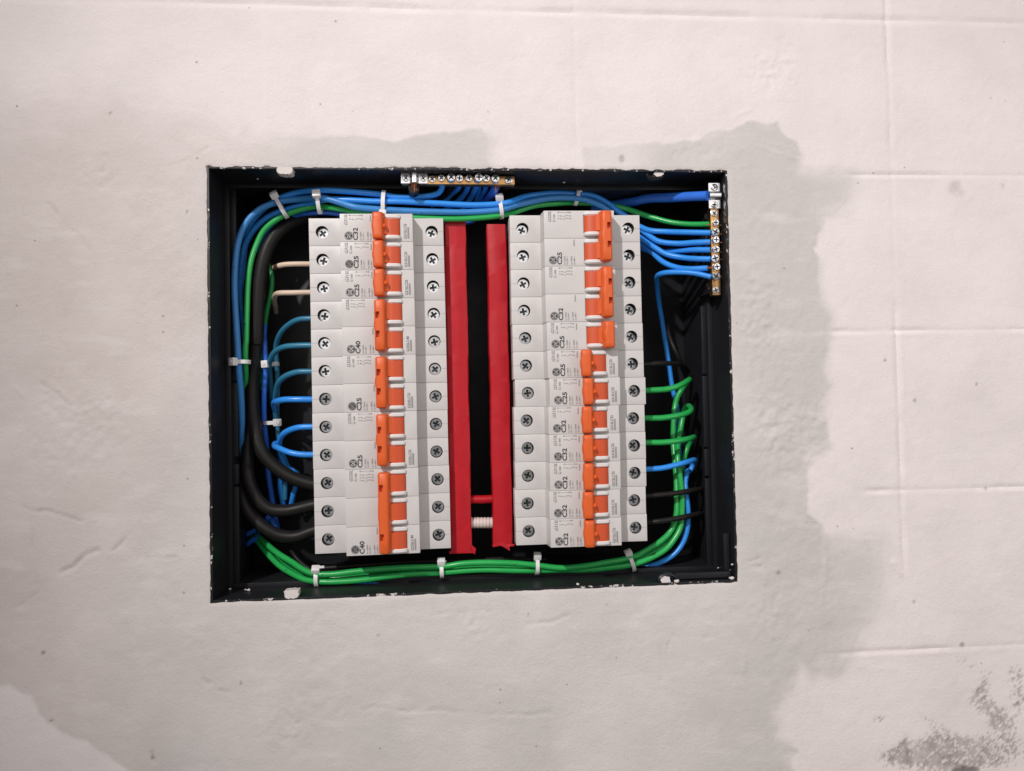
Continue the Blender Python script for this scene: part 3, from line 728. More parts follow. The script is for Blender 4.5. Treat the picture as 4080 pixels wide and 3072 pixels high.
def disc_mesh(name, r0, r1, m, n=36):
    V = []; F = []
    for i in range(n):
        t = 2 * math.pi * i / n; V += [(r0 * math.cos(t), 0, r0 * math.sin(t)), (r1 * math.cos(t), 0, r1 * math.sin(t))]
    for i in range(n): j = (i + 1) % n; F.append((2 * i, 2 * i + 1, 2 * j + 1, 2 * j))
    return mesh_from(name, V, F, m, None)
ME_ring = disc_mesh('logo_ring', 2.42, 2.66, M_ink); ME_disc = disc_mesh('logo_disc', 0.02, 2.2, M_ink)
def logo_script():
    L_ = []
    arc = lambda cx, cz, r, a0, a1, n=12, q=1.0: [(cx + r * q * math.cos(R(a0 + (a1 - a0) * i / n)), cz + r * math.sin(R(a0 + (a1 - a0) * i / n))) for i in range(n + 1)]
    # entwined cursive pair, written upwards (z is along the line, -x is up)
    L_.append(arc(-.15, -.75, .72, -40, 290)); L_.append([(.55, -.2), (.1, -.35), (.75, -.75), (.95, -1.2)])
    L_.append(arc(-.5, .7, .45, -120, 200)); L_.append(arc(.45, .75, .55, 120, -160))
    for k in range(4):
        a = 45 + 90 * k; L_.append(arc(1.62 * math.cos(R(a)), 1.62 * math.sin(R(a)), .32, a + 60, a + 300, 8))
    return strokes_mesh('logo_script', L_, .26, M_case)
ME_script = logo_script()
def diagram_mesh(poles):
    L_ = []
    zo = 0
    L_.append([(0, 0), (8.2, 0)]); L_.append([(.9, .45), (0, 0), (.9, -.45)]); L_.append([(6.6, .4), (7.4, 0), (6.6, -.4)])
    L_.append([(8.2 + .45 * math.cos(R(a)), .45 * math.sin(R(a))) for a in range(0, 361, 45)])
    for i in range(poles):
        z = -2.3 - 1.75 * i
        L_.append([(.3, z - .4), (.3, z + .4), (.9, z + .4), (.9, z - .4)]); L_.append([(1.6, z), (2.6, z)]); L_.append([(1.9, z - .35), (2.3, z + .35)]); L_.append([(2.3, z - .35), (1.9, z + .35)])
        L_.append([(2.6, z), (4.3, z - .7), (4.5, z), (5.0, z), (5.0, z + .5), (5.7, z + .5), (5.7, z), (6.3, z), (6.3, z + .5), (7.0, z + .5), (7.0, z), (7.6, z)])
        L_.append([(8.2 + .4 * math.cos(R(a)), z + .4 * math.sin(R(a))) for a in range(0, 361, 60)])
    return strokes_mesh('wiring_diagram', L_, .17, M_ink2)
ME_diag = {k: diagram_mesh(k) for k in (1, 2, 3)}
ME_code = strokes_mesh('code_print', [[(0, i * .62), (1.05, i * .62)] for i in range(12)] + [[(0, 0), (0, 6.9)], [(.55, 0), (.55, 6.9)]], .2, M_ink2)
ME_bar = strokes_mesh('name_rule', [[(0, 0), (0, 1.7)]], .14, M_ink2)

def breaker(rowM, rowT, xo, zc, poles, rating, by, off, label, group, rs):
    loc = rowT + rowM @ np.array([xo, 0, zc])
    t = thing('circuit_breaker', label, 'circuit breaker', loc, group, rowM)
    half = poles * PITCH / 2
    for i in range(poles):
        z = half - PITCH * (i + .5)
        cs = ob('pole_casing', ME_case, t, (0, 0, z))
        ob('toggle_drum', ME_drum, t, (0, 0, z - .1))
        g1 = ob('toggle_guard', ME_guard2, t, (0, 0, z + 6.7)); g2 = ob('toggle_guard', ME_guard, t, (0, 0, z - 6.5))
        for x in (-HB / 2 + 8.2, HB / 2 - 7.6):
            wl = ob('terminal_well', ME_well, cs, (x, 0, 0))
            sc = ob('terminal_screw', ME_screw, t, (x + rs.uniform(-.15, .15), 4.3 + rs.uniform(-.3, .5), z - .15))
            sc.rotation_euler = (R(rs.uniform(-2.5, 2.5)), rs.uniform(0, math.pi / 2), R(rs.uniform(-2.5, 2.5)))
            ob('screw_recess', ME_recess, sc)
    sh = {1: 0, 2: .3, 3: -.3}[poles]
    ob('toggle', toggle_mesh(poles, off), t, (0, 0, sh))
    y = -NH - .05; top, bot = half, -half
    typ = 'G3%dSL' % poles
    def put(name, me, x, z, dy=0): return ob(name, me, t, (x, y - dy, z))
    put('type_print', text_mesh(typ, 1.9, M_ink2, .35, .12, 6.9), -17.2 , top - 7.6)
    if by:
        put('maker_print', text_mesh('by ABB', 1.15, M_ink2, 0, .1, 4.9), -14.7, top - 7.4); put('name_rule', ME_bar, -16.2, top - 7.4)
    put('wiring_diagram', ME_diag[poles], -13.0 if by else -16.2, top - 1.2)
    put('frequency_print', text_mesh('50/60Hz', .95, M_ink2, 0, .1, 4.3), -2.4, (top - 5.3) if poles == 1 else bot + 12.6)
    lg = put('logo_disc', ME_disc, -16.4, bot + 3.8); ob('logo_ring', ME_ring, lg); sc = ob('logo_script', ME_script, lg, (0, -.03, 0))
    put('rating_print', text_mesh(rating, 2.75, M_ink, 0, .32, 7.9), -10.9, bot + .9)
    ue = ('Ue 127V ~', 'Ue 220V ~') if poles == 1 else ('Ue 220V ~', 'Ue 380V ~')
    for x, s in ((-8.6, 'Icn 3000A'), (-7.0, ue[0]), (-4.2, 'Icn 3000A'), (-2.4, ue[1])):
        put('capacity_print', text_mesh(s, .95, M_ink2, 0, .12, 5.4), x, bot + .9)
    if not off:
        put('model_print', text_mesh(typ + rating, 1.65, M_ink, 0, .15, 9.5), 19.3, bot + 1.7)
        put('code_print', ME_code, 20.0, bot + 2.0)
    return t
SHOULDER = 15.0
rs = random.Random(3)
LM, LT = rot3(0, -0.0064, 0.0156), np.array([-61.98, SHOULDER, -1.63])
RM, RT = rot3(0, -0.0015, -0.0113), np.array([65.40, SHOULDER - 3.75, -0.30])
LEFT = [(1, 'C32', 0, 0, 'single breaker printed C32 at the top of the row beside the black cables'),
        (1, 'C25', 1, 0, 'single breaker printed C25 fed by the upper of the two cream wires'),
        (1, 'C25', 1, 0, 'single breaker printed C25 fed by the lower of the two cream wires'),
        (2, 'C40', 0, 0, 'double breaker printed C40 with two linked orange toggles'),
        (2, 'C25', 1, 0, 'double breaker printed C25 directly below the double C40 breaker'),
        (2, 'C25', 1, 0, 'double breaker printed C25 directly above the triple breaker'),
        (3, 'C40', 1, 0, 'triple breaker printed C40 fed by three thick black cables')]
RIGHT = [(2, 'C25', 1, 1, 0, 'double breaker printed C25 switched off at the top of its row'),
         (2, 'C32', 1, 1, 0, 'double breaker printed C32 with its toggle switched to the far side'),
         (1, 'C25', 1, 1, .36, 'single breaker printed C25, the only single one with its toggle on the far side'),
         (1, 'C25', 1, 0, .43, 'single breaker printed C25 directly below the switched off single breaker'),
         (1, 'C25', 1, 0, 1.3, 'single breaker printed C25 with the topmost green wire from its terminal'),
         (1, 'C32', 0, 0, .2, 'single breaker printed C32 with the hooked green wire from its terminal'),
         (1, 'C32', 1, 0, .45, 'single breaker printed C32 with the lowest green wire from its terminal'),
         (1, 'C32', 1, 0, .3, 'single breaker printed C32 with a blue wire from its terminal'),
         (1, 'C32', 0, 0, -.35, 'single breaker printed C32, second from the bottom of the row beside the green bundle'),
         (1, 'C32', 0, 0, 0, 'single breaker printed C32, lowest of the row beside the green bundle')]
z = 6 * PITCH
for n, rt, by, off, lab in LEFT:
    breaker(LM, LT, rs.uniform(-.12, .12), z - n * PITCH / 2, n, rt, by, off, lab, 'breakers beside the black cables', rs); z -= n * PITCH
z = 6 * PITCH
for n, rt, by, off, xo, lab in RIGHT:
    breaker(RM, RT, xo, z - n * PITCH / 2, n, rt, by, off, lab, 'breakers beside the green wires', rs); z -= n * PITCH

# ------------------------------------------------------------------ red bars between the rows
def red_bar(label, tl, br, y, depth, flaps, seed):
    a = at(*tl, y); b = at(*br, y)
    t = thing('busbar', label, 'busbar', ((a[0] + b[0]) / 2, y + depth, b[2]))
    bx, bz = (a[0] + b[0]) / 2, b[2]
    rs_ = np.random.RandomState(seed); bm = bmesh.new()
    W = (b[0] - a[0]); Hh = a[2] - b[2]; n = 60; rings = []
    for i in range(n + 1):
        zt_ = Hh * i / n; wob = .35 * math.sin(i * .31 + seed) + .12 * rs_.randn(); sl = (1 - i / n) * flaps[2]
        prof = [(-W / 2 + wob * .5, depth), (-W / 2 + wob * .5, .8), (-W / 2 + .8, .1 + .1 * rs_.randn()), (0, 0.05 * rs_.randn()), (W / 2 - .8, .1 + .1 * rs_.randn()), (W / 2 + wob * .4, .8), (W / 2 + wob * .4, depth)]
        rings.append([bm.verts.new((x + sl, yy - depth, zt_)) for x, yy in prof])
    for r1, r2 in zip(rings[:-1], rings[1:]):
        for i in range(6): bm.faces.new((r1[i], r1[i + 1], r2[i + 1], r2[i]))
        bm.faces.new((r1[6], r1[0], r2[0], r2[6]))
    bm.faces.new(rings[0][::-1]); bm.faces.new(rings[-1])
    ob('tape_wrap', bm_mesh('tape_wrap', bm, M_red, 40), t)
    for pts in flaps[0]:                                                 # loose torn ends of the tape
        bm = bmesh.new(); f = [bm.verts.new((x + flaps[2], yy - depth, zz_)) for x, yy, zz_ in pts]; bm.faces.new(f)
        r = bmesh.ops.extrude_face_region(bm, geom=list(bm.faces))
        for v in r['geom']:
            if isinstance(v, bmesh.types.BMVert): v.co.y += .3
        ob('tape_flap', bm_mesh('tape_flap', bm, M_red, 40), t)
    return t
red_bar('red taped busbar beside the row with the triple breaker', (1770, 884), (1878, 2200), 23, 14,
        ([[(-8, .2, 1), (8, .2, 1), (9.4, .5, -1.6), (7.0, .2, -.6), (-7.6, .2, -.6)], [(6.5, -.1, 5), (9.6, .5, 2.0), (8.8, .2, -1.0), (7, -.1, 0)]], 0, 0.5), 2)
red_bar('red taped busbar with torn lower end beside the row with green wires', (1940, 893), (2040, 2174), 21, 14,
        ([[(-7.2, .1, 1), (7.6, .1, 1), (7.2, .2, -.6), (4.0, -.6, -.4), (4.3, -.9, -3.2), (-1.4, -.3, .3), (-6.6, .1, -.6)], [(-6, -.3, 3), (1.5, -.5, 2.2), (3.6, -1.2, -1.6), (-2, -.6, .4)]], 0, 0.5), 5)
t = tube('red_jumper_cable', [at(1850, 1992, 30), at(1885, 1990, 30), at(1925, 1990, 30), at(1965, 1988, 30), at(1995, 1988, 30)], 2.75, M_red)
tag(t, 'short red cable bridging the two red busbars', 'cable')
tj = thing('taped_jumper_cable', 'short cable wound in white tape bridging the red busbars near their lower ends', 'cable', at(1925, 2084, 33))
base = at(1925, 2084, 33)
def rel(pts): return [np.array(p) - base for p in pts]
ob('cable_core', mesh_from('cable_core', *tube_geo(spline(rel([at(1845, 2082, 30), at(1925, 2084, 30), at(2000, 2082, 30)])), 3.3, 16), M_tape, 40), tj)
for i in range(9):
    u = 1872 + i * 13.5
    V, F = tube_geo(np.array(rel([at(u, 2056, 30), at(u + 3, 2056, 30)])) * [1, 0, 0] + (np.array(rel([at(u, 2083, 30)]))[0] * [0, 1, 1]), 3.3, 16)
    pts = np.array([rel([at(u + q, 2083, 30)])[0] for q in (0, 4, 8, 12)])
    V, F = tube_geo(pts, [3.35, 3.72, 3.66, 3.4], 18)
    ob('tape_turn', mesh_from('tape_turn', V, F, M_tape, 40), tj)

# ------------------------------------------------------------------ brass terminal bars
def bar_screw(parent, c, r, rs_, yh):
    bm = bmesh.new(); n = 20
    for ra, ya, rb, yb in ((r, 0, r, -yh * .7), (r, -yh * .7, r * .82, -yh), ):
        pass
    prof = [(r, 0), (r, -yh * .72), (r * .86, -yh), (r * .05, -yh - .1)]
    rings = [[bm.verts.new((q * math.cos(2 * math.pi * i / n), yy, q * math.sin(2 * math.pi * i / n))) for i in range(n)] for q, yy in prof]
    for r1, r2 in zip(rings[:-1], rings[1:]):
        for i in range(n): bm.faces.new((r1[i], r1[(i + 1) % n], r2[(i + 1) % n], r2[i]))
    bm.faces.new(rings[-1])
    me = bm_mesh('bar_screw', bm, M_zinc, 40)
    cut = []
    for k in range(2):
        cb = bmesh.new(); add_box(cb, -r * .7, r * .7, -yh - 2, -yh + .9, -r * .17, r * .17); bmesh.ops.rotate(cb, verts=cb.verts, cent=(0, 0, 0), matrix=Matrix.Rotation(k * math.pi / 2, 3, 'Y')); cut.append(cb)
    me = boolean(me, cut, 'bar_screw')
    o = ob('bar_screw', me, parent, c)
    o.rotation_euler = (R(rs_.uniform(-7, 7)), rs_.uniform(0, 1.57), R(rs_.uniform(-7, 7)))
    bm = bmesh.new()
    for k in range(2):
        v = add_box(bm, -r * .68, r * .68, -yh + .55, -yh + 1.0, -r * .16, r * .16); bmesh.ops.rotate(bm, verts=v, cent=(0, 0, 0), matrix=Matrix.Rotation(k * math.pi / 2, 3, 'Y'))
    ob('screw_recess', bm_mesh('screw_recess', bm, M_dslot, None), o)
    return o
def saddle(parent, c, along, length, width, rs_):
    """zinc clamp with a raised middle, long side along x or z."""
    bm = bmesh.new(); n = 40; h = length / 2
    top, botm = [], []
    for i in range(n + 1):
        u = -h + length * i / n; k = abs(u) / 2.6
        y = -2.6 * max(0, 1 - k ** 4) if k < 1 else 0
        top.append((u, y - 1.1)); botm.append((u, y))
    poly = top + botm[::-1]
    vs_ = add_prism(bm, poly, -width / 2, width / 2)
    bmesh.ops.recalc_face_normals(bm, faces=bm.faces)
    if along == 'z': bmesh.ops.rotate(bm, verts=bm.verts, cent=(0, 0, 0), matrix=Matrix.Rotation(math.pi / 2, 3, 'Y'))
    return ob('clamp', bm_mesh('clamp', bm, M_zinc, 30), parent, c)
rs = random.Random(11)
# upper bar
YB = 9.0
c0 = at(1600, 714, YB); c1 = at(2050, 716, YB)
tb = thing('terminal_bar', 'horizontal brass terminal bar under the upper edge of the box', 'terminal bar', ((c0[0] + c1[0]) / 2, YB + 6, (c0[2] + c1[2]) / 2))
o3 = np.array([(c0[0] + c1[0]) / 2, YB + 6, (c0[2] + c1[2]) / 2])
hl = (c1[0] - c0[0]) / 2
ob('bar', box_mesh('bar', M_brass, -hl, hl, -6, 0, -3.1, 2.4, .3), tb)
for k, (x, y, r) in enumerate([(490, 205, 2.1), (572, 195, 2.1), (655, 190, 2.5), (733, 196, 2.15), (812, 196, 2.1), (893, 190, 2.55), (972, 196, 2.2), (1050, 200, 2.5), (1165, 212, 2.3)]):
    h = (.8, 1.6, 3.4, 2.0, 2.0, 3.4, 2.0, 2.8, .8)[k]
    p = P(4, x, y, YB - h); bar_screw(tb, (p[0] - o3[0], -6 - .0, p[2] - o3[2]), r * 1.12, rs, h)
p = P(4, 333, 203, YB); sd = saddle(tb, (p[0] - o3[0], -6.0, p[2] - o3[2]), 'x', 16.6, 6.6, rs)
for x in (258, 412):
    q = P(4, x, 198, YB - 1.6); bar_screw(tb, (q[0] - o3[0], -7.1, q[2] - o3[2]), 2.1, rs, .7)
for sx in (-hl + 12, hl - 8): ob('standoff', box_mesh('standoff', M_box, sx - 2.5, sx + 2.5, 0, 22, -2.4, 12, .3), tb)
# bar at the far side, upright
YB2 = 8.0
c0 = at(2846, 730, YB2); c1 = at(2856, 1176, YB2)
o4 = np.array([(c0[0] + c1[0]) / 2, YB2 + 6, (c0[2] + c1[2]) / 2]); hl = (c0[2] - c1[2]) / 2
tb2 = thing('terminal_bar', 'upright brass terminal bar where the green and blue wires end', 'terminal bar', o4)
ob('bar', box_mesh('bar', M_brass, -2.9, 2.6, -6, 0, -hl, hl, .3), tb2)
for k, (x, y, r) in enumerate([(1873, 508, 2.15), (1888, 588, 2.0), (1888, 670, 2.5), (1888, 742, 2.2), (1890, 825, 2.2), (1890, 902, 2.5), (1895, 978, 2.2), (1897, 1058, 2.5), (1888, 1185, 2.1)]):
    h = (.6, 2.0, 3.2, 2.2, 2.2, 3.0, 2.2, 3.2, .8)[k]
    p = P(5, x, y, YB2 - h); bar_screw(tb2, (p[0] - o4[0], -6, p[2] - o4[2]), r * 1.1, rs, h)
p = P(5, 1867, 357, YB2); saddle(tb2, (p[0] - o4[0], -6.0, p[2] - o4[2]), 'z', 16.6, 7.6, rs)
for y in (278, 432):
    q = P(5, 1875, y, YB2 - 1.6); bar_screw(tb2, (q[0] - o4[0], -7.1, q[2] - o4[2]), 2.3, rs, .7)
for sz in (-hl + 5, hl - 5): ob('standoff', box_mesh('standoff', M_box, -2.4, 7, 0, 24, sz - 2.5, sz + 2.5, .3), tb2)
# bare copper strands poking out
for i in range(9):
    p = P(5, 1815, 320 + i * 9, 6 + i % 3); q = P(5, 1800 + rs.uniform(-14, 4), 330 + i * 9, 6 + i % 3)
def strands(parent, o_, pa, pb, n, spread, seed):
    r_ = random.Random(seed)
    for i in range(n):
        d = np.array([r_.uniform(-spread, spread) for _ in range(3)]); d2 = np.array([r_.uniform(-spread, spread) for _ in range(3)]) * 1.8
        V, F = tube_geo(spline(np.array([pa + d - o_, (pa + pb) / 2 + d - o_, pb + d2 - o_]), .8), .22, 6)
        ob('copper_strand', mesh_from('copper_strand', V, F, M_copper, 60), parent)
strands(tb2, o4, P(5, 1800, 358, 9.5), P(5, 1940, 365, 9.5), 9, 1.2, 1)
for y, yy in ((605, 610), (765, 775), (835, 850), (680, 690), (990, 985), (912, 915), (1065, 1068)):
    strands(tb2, o4, P(5, 1800, y, 10), P(5, 1930, yy, 9), 2, .45, y)
strands(tb, o3, P(4, 330, 190, 7), P(4, 328, 285, 9), 12, 1.5, 3)
strands(tb, o3, P(4, 1050, 240, 11), P(4, 1060, 300, 13), 3, .8, 4)

# ------------------------------------------------------------------ wires
def wire(kind, label, pts, dia, m, cat='wire', group=None):
    path = spline([P(*p) for p in pts])
    rs_ = np.random.RandomState(len(label) + len(pts)); n = len(path)                  # no cable runs perfectly true
    wob = np.stack([np.convolve(rs_.randn(n + 24), np.hanning(24) / 12, 'same')[12:12 + n] for _ in range(3)], 1)
    env = np.minimum(1, np.minimum(np.arange(n), np.arange(n)[::-1]) / 10)[:, None]
    path = path + wob * env * .16
    V, F = tube_geo(path, dia / 2, 14)
    o = ob(kind, mesh_from(kind, V, F, m, 40)); tag(o, label, cat, group); return o
UP = 'blue wires bundled along the upper edge'
wire('blue_wire', 'blue wire along the top of the upper bundle ending at the horizontal brass bar', [(4, 580, 235, 11), (4, 578, 280, 15), (4, 545, 330, 18), (4, 440, 358, 20), (4, 190, 365, 20), (1, 1620, 342, 20), (1, 1450, 325, 20), (1, 1130, 306, 21), (1, 900, 325, 30), (1, 740, 378, 34),
     (1, 620, 455, 40), (1, 520, 560, 46), (1, 455, 700, 50), (1, 430, 850, 52), (1, 415, 1000, 54), (1, 390, 1200, 58), (1, 380, 1500, 64), (2, 385, 500, 72)], 3.7, M_blue, group=UP)
wire('blue_wire', 'blue wire running the middle of the upper bundle past both brass bars', [(5, 1200, 600, 40), (5, 1040, 500, 42), (5, 940, 425, 42), (5, 800, 355, 40), (5, 600, 335, 37), (5, 400, 335, 34), (4, 1300, 365, 29), (4, 1130, 420, 20), (4, 900, 436, 19), (4, 500, 420, 19),
     (4, 200, 405, 19), (1, 1600, 405, 20), (1, 1300, 390, 22), (1, 1130, 390, 25), (1, 980, 425, 34), (1, 820, 468, 38), (1, 640, 540, 42), (1, 510, 655, 45), (1, 435, 790, 47), (1, 400, 950, 48), (1, 385, 1150, 52), (1, 395, 1500, 60), (2, 400, 400, 70)], 3.9, M_blue, group=UP)
wire('blue_wire', 'dusty blue wire outermost in the upper corner, running down the side of the box', [(5, 960, 500, 40), (5, 860, 435, 38), (5, 720, 385, 36), (5, 560, 370, 34), (5, 400, 378, 31), (4, 1250, 432, 26), (4, 1080, 480, 20), (4, 800, 500, 19), (4, 400, 492, 19), (1, 1900, 488, 19), (1, 1600, 472, 19), (1, 1400, 452, 18),
     (1, 1250, 408, 21), (1, 1120, 375, 23), (1, 900, 385, 31), (1, 720, 412, 32), (1, 560, 475, 33), (1, 440, 600, 33), (1, 375, 760, 33), (1, 348, 950, 32.5), (1, 342, 1150, 32), (1, 350, 1350, 31), (1, 366, 1600, 30),
     (2, 372, 200, 30), (2, 380, 350, 31), (2, 398, 600, 35), (2, 406, 800, 40), (2, 400, 1000, 48), (2, 396, 1200, 60), (3, 400, 360, 74)], 4.1, M_shade_blue, group=UP)
wire('blue_wire', 'dark blue wire hidden beneath the green wire of the upper bundle', [(4, 860, 570, 38), (4, 780, 588, 36), (4, 690, 596, 35), (4, 560, 590, 36), (4, 300, 560, 38), (1, 1700, 540, 40), (1, 1280, 515, 40), (1, 1150, 500, 40), (1, 1000, 505, 42), (1, 880, 525, 46), (1, 760, 580, 52), (1, 640, 680, 58), (1, 560, 850, 64)], 3.6, M_blue2, group=UP)
wire('green_wire', 'green wire curving round the upper corner and along to the upright brass bar', [(5, 1850, 605, 12), (5, 1810, 605, 14), (5, 1650, 606, 22), (5, 1500, 590, 28), (5, 1350, 552, 33), (5, 1200, 505, 38), (5, 1080, 465, 42), (5, 900, 430, 44), (5, 600, 415, 42), (4, 1600, 420, 38), (4, 1400, 440, 34), (4, 1200, 502, 29),
     (4, 1080, 530, 21), (4, 900, 550, 20), (4, 700, 560, 20), (4, 400, 548, 21), (1, 1800, 530, 22), (1, 1400, 490, 25), (1, 1200, 458, 27), (1, 1050, 450, 34), (1, 880, 490, 35), (1, 720, 560, 36), (1, 600, 660, 37), (1, 530, 800, 37), (1, 485, 950, 36), (1, 460, 1150, 35), (1, 450, 1400, 34), (1, 442, 1650, 34),
     (2, 440, 150, 34), (2, 436, 300, 35), (2, 440, 430, 40), (2, 432, 560, 48), (2, 440, 700, 60)], 3.7, M_green)
DR = 'wires dropping from the horizontal brass bar'
wire('black_wire', 'thin black wire dropping from the brass bar behind the topmost blue wire', [(4, 655, 235, 16), (4, 650, 290, 22), (4, 590, 350, 30), (4, 470, 390, 34), (4, 330, 400, 36)], 4.2, M_black, group=DR)
for lab, pts, d in (('blue wire dropping from the second visible hole of the brass bar', [(4, 735, 235, 14), (4, 722, 285, 20), (4, 665, 335, 28), (4, 585, 405, 36), (4, 480, 440, 40)], 3.6),
                    ('blue wire dropping from the brass bar, third of the slanting drops', [(4, 812, 235, 14), (4, 803, 285, 20), (4, 770, 345, 28), (4, 700, 415, 36), (4, 600, 480, 42)], 3.6),
                    ('blue wire dropping from the middle of the brass bar, fourth of the slanting drops', [(4, 890, 235, 14), (4, 872, 290, 20), (4, 845, 350, 28), (4, 800, 420, 36), (4, 740, 500, 42)], 3.7),
                    ('narrow blue wire crossing behind the slanting drops under the brass bar', [(4, 905, 240, 17), (4, 902, 300, 24), (4, 888, 360, 30), (4, 872, 430, 38), (4, 850, 500, 44)], 3.0),
                    ('blue wire squeezed between the narrow and the thick drops of the brass bar', [(4, 970, 235, 16), (4, 962, 290, 22), (4, 930, 350, 30), (4, 905, 420, 38), (4, 880, 500, 44)], 3.6)):
    wire('blue_wire', lab, pts, d, M_blue, group=DR)
wire('blue_cable', 'thick blue cable with cut end slanting down from the brass bar', [(4, 1052, 275, 14), (4, 1035, 310, 18), (4, 1000, 365, 26), (4, 955, 425, 36), (4, 890, 500, 46)], 5.2, M_blue2, 'cable')
wire('black_cable', 'black cable with bare copper hanging from the zinc clamp of the horizontal bar', [(4, 330, 285, 10), (4, 330, 320, 18), (4, 325, 360, 34), (4, 315, 420, 50)], 7.0, M_black, 'cable')
RT_ = 'wires into the upright brass bar'
bc = wire('blue_cable', 'thick glossy blue cable clamped at the head of the upright brass bar', [(5, 800, 470, 66), (5, 1000, 432, 56), (5, 1150, 408, 46), (5, 1290, 378, 36), (5, 1450, 372, 26), (5, 1650, 362, 14), (5, 1812, 354, 5)], 6.3, M_blue2, 'cable')
for lab, pts in (('blue wire just under the green wire, first blue wire of the upright bar', [(5, 1100, 560, 44), (5, 1215, 625, 38), (5, 1300, 660, 33), (5, 1450, 672, 27), (5, 1650, 678, 18), (5, 1840, 680, 10)]),
                 ('blue wire into the upright bar, second below the green one', [(5, 1120, 560, 48), (5, 1215, 640, 40), (5, 1290, 700, 35), (5, 1380, 755, 30), (5, 1550, 775, 23), (5, 1700, 766, 16), (5, 1840, 762, 10)]),
                 ('short looking blue wire emerging from behind its neighbour into the upright bar', [(5, 1200, 800, 50), (5, 1330, 850, 42), (5, 1460, 846, 33), (5, 1600, 838, 24), (5, 1720, 831, 16), (5, 1840, 832, 10)]),
                 ('blue wire into the upright bar crossing in front of the short looking one', [(5, 1120, 650, 48), (5, 1215, 722, 40), (5, 1330, 800, 33), (5, 1450, 868, 27), (5, 1600, 900, 21), (5, 1720, 910, 15), (5, 1840, 912, 10)]),
                 ('blue wire with the deepest sag into the upright bar', [(5, 1130, 690, 50), (5, 1225, 770, 44), (5, 1330, 858, 37), (5, 1420, 938, 31), (5, 1530, 983, 25), (5, 1650, 998, 18), (5, 1815, 992, 11)])):
    wire('blue_wire', lab, pts, 3.75, M_blue, group=RT_)
wire('blue_wire', 'blue wire from the last used hole of the upright bar turning sharply down', [(5, 1845, 1070, 10), (5, 1700, 1038, 16), (5, 1550, 1028, 22), (5, 1430, 1034, 28), (5, 1372, 1060, 36), (5, 1370, 1150, 50), (5, 1385, 1300, 60), (5, 1410, 1450, 64), (5, 1440, 1640, 66), (6, 1440, 350, 66), (6, 1470, 550, 66), (6, 1500, 750, 66), (6, 1535, 900, 64), (6, 1555, 1050, 60), (6, 1560, 1200, 58), (6, 1570, 1400, 60)], 3.6, M_blue)
wire('black_wire', 'thin glossy black wire arcing beside the blue wire in the open side of the box', [(6, 1450, 200, 70), (6, 1480, 320, 62), (6, 1520, 420, 58), (6, 1560, 500, 58), (6, 1600, 600, 66)], 3.2, M_black)
# out of the row with green wires
GR = 'wires from the breaker terminals to the green bundle'
BOT = [(7, 1110, 1165), (7, 900, 1205), (7, 700, 1238), (8, 1640, 1240), (8, 1400, 1218), (8, 1200, 1202), (8, 950, 1195), (8, 750, 1208), (8, 600, 1232)]
ga = [(6, 1180, 787, 26), (6, 1265, 786, 26), (6, 1350, 783, 26), (6, 1450, 775, 26), (6, 1530, 756, 27), (6, 1600, 724, 30), (6, 1648, 694, 36), (6, 1645, 700, 46), (6, 1590, 775, 52), (6, 1550, 840, 52), (6, 1525, 930, 50), (6, 1512, 1080, 48), (6, 1512, 1250, 46), (6, 1525, 1400, 42), (6, 1538, 1600, 38),
      (7, 1540, 600, 36), (7, 1540, 740, 34), (7, 1520, 850, 33), (7, 1480, 930, 32), (7, 1410, 1000, 31), (7, 1280, 1085, 30), (7, 1150, 1150, 29), (7, 900, 1200, 27), (7, 700, 1232, 26), (7, 520, 1246, 26), (7, 300, 1222, 25), (8, 1200, 1203, 24), (8, 950, 1197, 24), (8, 750, 1207, 25), (8, 600, 1230, 26),
      (8, 300, 1240, 26), (3, 1700, 1250, 26), (3, 1400, 1278, 26), (3, 1200, 1300, 26), (3, 1050, 1296, 27), (3, 960, 1265, 30), (3, 850, 1195, 36), (3, 720, 1115, 44), (3, 600, 1015, 56), (3, 540, 960, 70)]
wire('green_wire', 'green wire from the topmost green fed terminal, upper strand along the bottom edge', ga, 3.9, M_green, group=GR)
gb = [(6, 1180, 1032, 26), (6, 1265, 1030, 26), (6, 1400, 1030, 26), (6, 1530, 1012, 27), (6, 1620, 990, 30), (6, 1662, 965, 33), (6, 1664, 940, 38), (6, 1640, 922, 44), (6, 1610, 950, 48), (6, 1590, 1050, 48), (6, 1570, 1150, 46), (6, 1552, 1250, 42), (6, 1550, 1400, 36), (6, 1575, 1580, 34),
      (7, 1588, 600, 33), (7, 1588, 740, 32), (7, 1575, 880, 31), (7, 1530, 975, 30), (7, 1450, 1075, 29), (7, 1330, 1150, 28), (7, 1150, 1215, 28), (7, 900, 1248, 29), (7, 700, 1262, 29), (7, 500, 1262, 28), (7, 300, 1268, 28), (8, 1200, 1268, 27), (8, 1000, 1262, 27), (8, 800, 1268, 28), (8, 560, 1288, 28),
      (8, 300, 1300, 28), (3, 1700, 1320, 28), (3, 1500, 1347, 27), (3, 1300, 1364, 27), (3, 1100, 1366, 28), (3, 970, 1348, 31), (3, 860, 1300, 36), (3, 740, 1225, 43), (3, 640, 1125, 52), (3, 565, 1035, 62), (3, 500, 970, 76)]
wire('green_wire', 'green wire with the hooked bend, lower strand along the bottom edge', gb, 3.9, M_green, group=GR)
